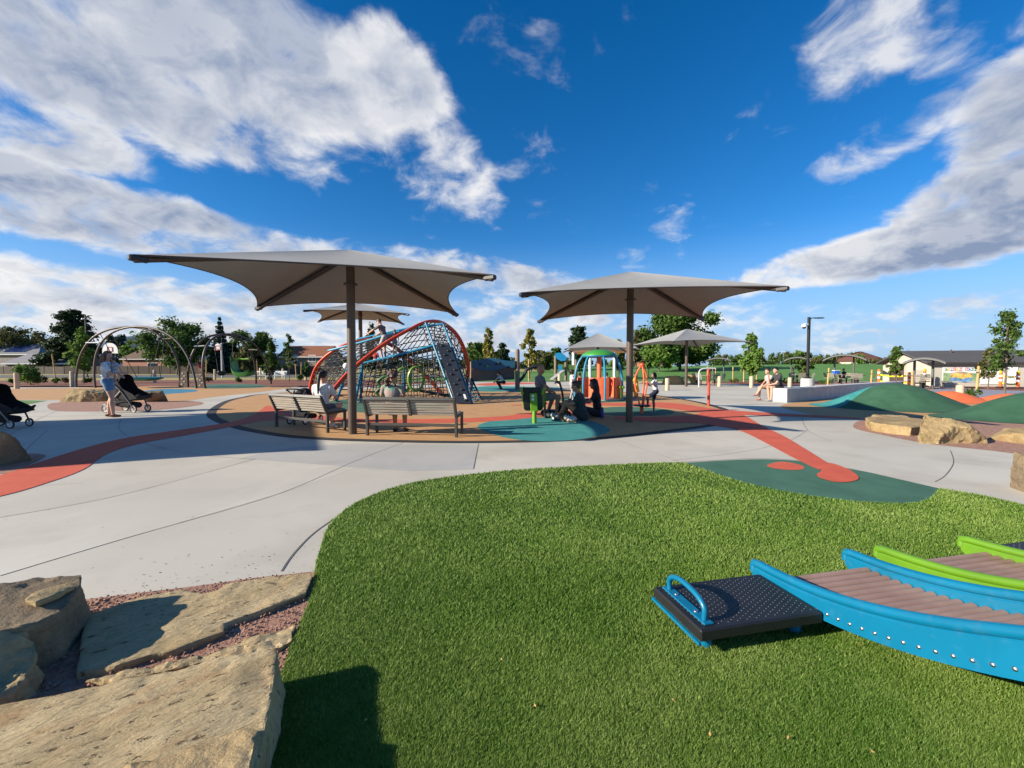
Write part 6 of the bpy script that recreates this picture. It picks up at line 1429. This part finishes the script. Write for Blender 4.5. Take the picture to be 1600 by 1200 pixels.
# barrier posts and tape in front of it
tapes = [(1373, 577, 603), (1420, 582, 605), (1444, 580, 604), (1563, 583, 606), (1590, 584, 607)]
TAPE = mat('caution_yellow', (.75, .58, .01), .5, .1, 9); OC = mat('cone_orange', (.80, .14, .02), .5, .1, 5)
for i, (x, yt, yb) in enumerate(tapes):
    g = G(x, yb); h = CH - (yt - HY) / FPX * g.y; t = thing('delineator_post', ('orange barrier post at the left end of the yellow tape', 'orange barrier post in the middle of the yellow tape', 'orange and white barrier post beside the building corner', 'orange and white barrier post in front of the white banner', 'orange and white barrier post farthest right')[i], 'barrier post', g, 0, 'orange barrier posts')
    obj(MB().lathe([(.25, .02), (.25, .07), (.12, .10)], n=12), 'base', BLACKP, t); r = .09
    obj(MB().lathe([(r, .08), (r, h), (.001, h + .02)], n=12), 'tube', OC, t, smooth=True)
    for z in (.45, .75): obj(MB().lathe([(r + .004, h * z), (r + .006, h * z + .01), (r + .006, h * z + .12), (r + .004, h * z + .13)], n=12), 'reflective_band', WHITEP, t)
    if i > 1: obj(MB().ell((0, 0, h + .08), (.11, .08, .11), 10, 8), 'flasher', TAPE, t, smooth=True)
for i, j, lb in ((0, 1, 'left'), (1, 2, 'right'), (3, 4, 'far right')):
    A, B = G(tapes[i][0], tapes[i][2]), G(tapes[j][0], tapes[j][2]); t = thing('caution_tape', 'yellow caution tape, %s span between the orange barrier posts' % lb, 'tape', A)
    for z in (.36, .84):
        P = [lerp(A, B, k / 8) + Vector((0, -.1, z - .10 * 4 * (k / 8) * (1 - k / 8))) for k in range(9)]
        V = []; 
        for p in P: V += [p + Vector((0, 0, .05)), p - Vector((0, 0, .05)), p + Vector((0, .008, -.05)), p + Vector((0, .008, .05))]
        F = [(4 * k + q, 4 * k + (q + 1) % 4, 4 * k + 4 + (q + 1) % 4, 4 * k + 4 + q) for k in range(8) for q in range(4)]
        obj(MB().add(V, F), 'ribbon', TAPE, t, world=True)
# picnic shelters and tables
SHM = mat('shelter_steel', (.10, .10, .10), .45, .1, 4); TBM = mat('table_slat', (.20, .18, .15), .7, .1, 6)
def shelter(label, px, yb, yt, wpx, hgt_px):
    g = G(px, yb); dp = g.y; h = CH + (HY - yt) / FPX * dp; w = wpx / FPX * dp / 2; dz = hgt_px / FPX * dp; t = thing('picnic_shelter', label, 'shelter', g, -math.atan2(g.x, g.y))
    for s in (-.45, .45): obj(MB().tube([(s * w, 0, 0), (s * w, 0, h - dz * .35)], .07, 10), 'post', SHM, t, smooth=True)
    V = []; F = []; n = 16
    for i in range(n + 1):
        a = -1 + 2 * i / n; z = h - dz * a * a
        for y in (-1.3, 1.3):
            for o_ in (0, .08): V.append((a * w, y, z - o_))
    for i in range(n):
        p = i * 4; q = p + 4; F += [(p, p + 2, q + 2, q), (p + 1, q + 1, q + 3, p + 3), (p, q, q + 1, p + 1), (p + 2, p + 3, q + 3, q + 2)]
    obj(MB().add(V, F + [(0, 1, 3, 2), (4 * n, 4 * n + 2, 4 * n + 3, 4 * n + 1)]), 'arched_roof', SHM, t, smooth=True)
    for y in (-1.3, 1.3): obj(MB().tube([(-w + 2 * w * i / n, y, h - dz * (-1 + 2 * i / n) ** 2 - .10) for i in range(n + 1)], .045, 6), 'roof_rib', mat('rib_pale', (.17, .17, .165), .5), t)
    return t
shelter('arched steel shelter over the occupied picnic table', 1318, 599, 554, 52, 8)
shelter('arched steel shelter nearest the lamp post', 1245, 596, 558, 34, 5)
shelter('low arched steel canopy in front of the pale building', 1442, 607, 559, 46, 7)
shelter('small arched shelter right of the far umbrella pole', 1122, 594, 559, 34, 4)
def table(label, g, rz):
    t = thing('picnic_table', label, 'picnic table', g, rz, 'pedestal picnic tables with slatted seats')
    obj(MB().tube([(0, 0, 0), (0, 0, .74)], .09, 12), 'pedestal', BLACKP, t, smooth=True); obj(MB().lathe([(.001, .74), (.55, .74), (.55, .78), (.001, .785)], n=24), 'table_top', TBM, t)
    for k in range(4):
        a = PI / 2 * k + .4; u = Vector((math.cos(a), math.sin(a), 0)); v = Vector((-u.y, u.x, 0)); M = Matrix((v, u, Vector((0, 0, 1)))).transposed()
        s = obj(MB().box(u * .98 + Vector((0, 0, .46)), (.5, .42, .05), M, .015), 'seat', TBM, t); obj(MB().tube([u * .95, u * .95 + Vector((0, 0, .45))], .05, 8), 'seat_post', BLACKP, s, smooth=True)
        for q in range(4): obj(MB().beam(u * (1.21 + .03 * q) - v * .24 + Vector((0, 0, .58 + .10 * q)), u * (1.21 + .03 * q) + v * .24 + Vector((0, 0, .58 + .10 * q)), .025, .075), 'back_slat', TBM, s)
    return t
T0 = table('picnic table with a blue cooler on top under the arched shelter', G(1312, 599), 0)
for lb, g, rz in (('picnic table just right of the occupied table', G(1338, 601), .6), ('picnic table in front of the building corner', G(1441, 607.5), .3), ('picnic table behind the round lamp footing', G(1245, 599), .9), ('picnic table beside the log bollards right of the red post', G(1106, 602), .2)):
    o = copy_tree(T0); o.location = g; o.rotation_euler.z = rz; o['label'] = lb
co = thing('cooler', 'blue cooler with white lid on the picnic table', 'cooler', G(1312, 599) + Vector((-.35, 0, .785))); obj(MB().box((0, 0, .16), (.5, .34, .32), None, .03), 'box', paint('cooler_blue', (.02, .12, .50)), co); obj(MB().box((0, 0, .35), (.52, .36, .06), None, .02), 'lid', WHITEP, co)
# bike loop
lp = thing('hoop_rail', 'pale bent steel hoop rail left of the picnic table', 'rail', G(1092, 605)); w = 1.1
obj(MB().tube(cr([(0, 0, 0), (0, 0, 1.0), (.15, 0, 1.25), (.5, 0, 1.32), (w, 0, 1.32)], 4), .05, 8), 'tube', mat('rail_pale', (.52, .55, .54), .4), lp, smooth=True)
# pea-sized litter on turf
rg = random.Random(3)
for k in range(16):
    x, y = rg.uniform(560, 1500), rg.uniform(860, 1190); p = G(x, y)
    if not inside(tp, np.array([p.x]), np.array([p.y]))[0]: continue
    t = MB(); s = rg.uniform(.006, .011); t.add([(0, -s, .002), (s * .5, 0, s * .5), (0, s, .003), (-s * .5, 0, 0), (0, 0, s * .6)], [(0, 1, 4), (1, 2, 4), (2, 3, 4), (3, 0, 4), (0, 3, 2, 1)])
    o = obj(t, 'fallen_leaf', mat('dry_leaf', (.42, .24, .08), .8, .3, 60)); o.location = (p.x, p.y, .027); o.rotation_euler = (rg.uniform(-.3, .3), rg.uniform(-.3, .3), rg.uniform(0, 6)); tag(o, 'tiny dry leaf lying on the turf', 'leaf', 'dry leaves on the turf')
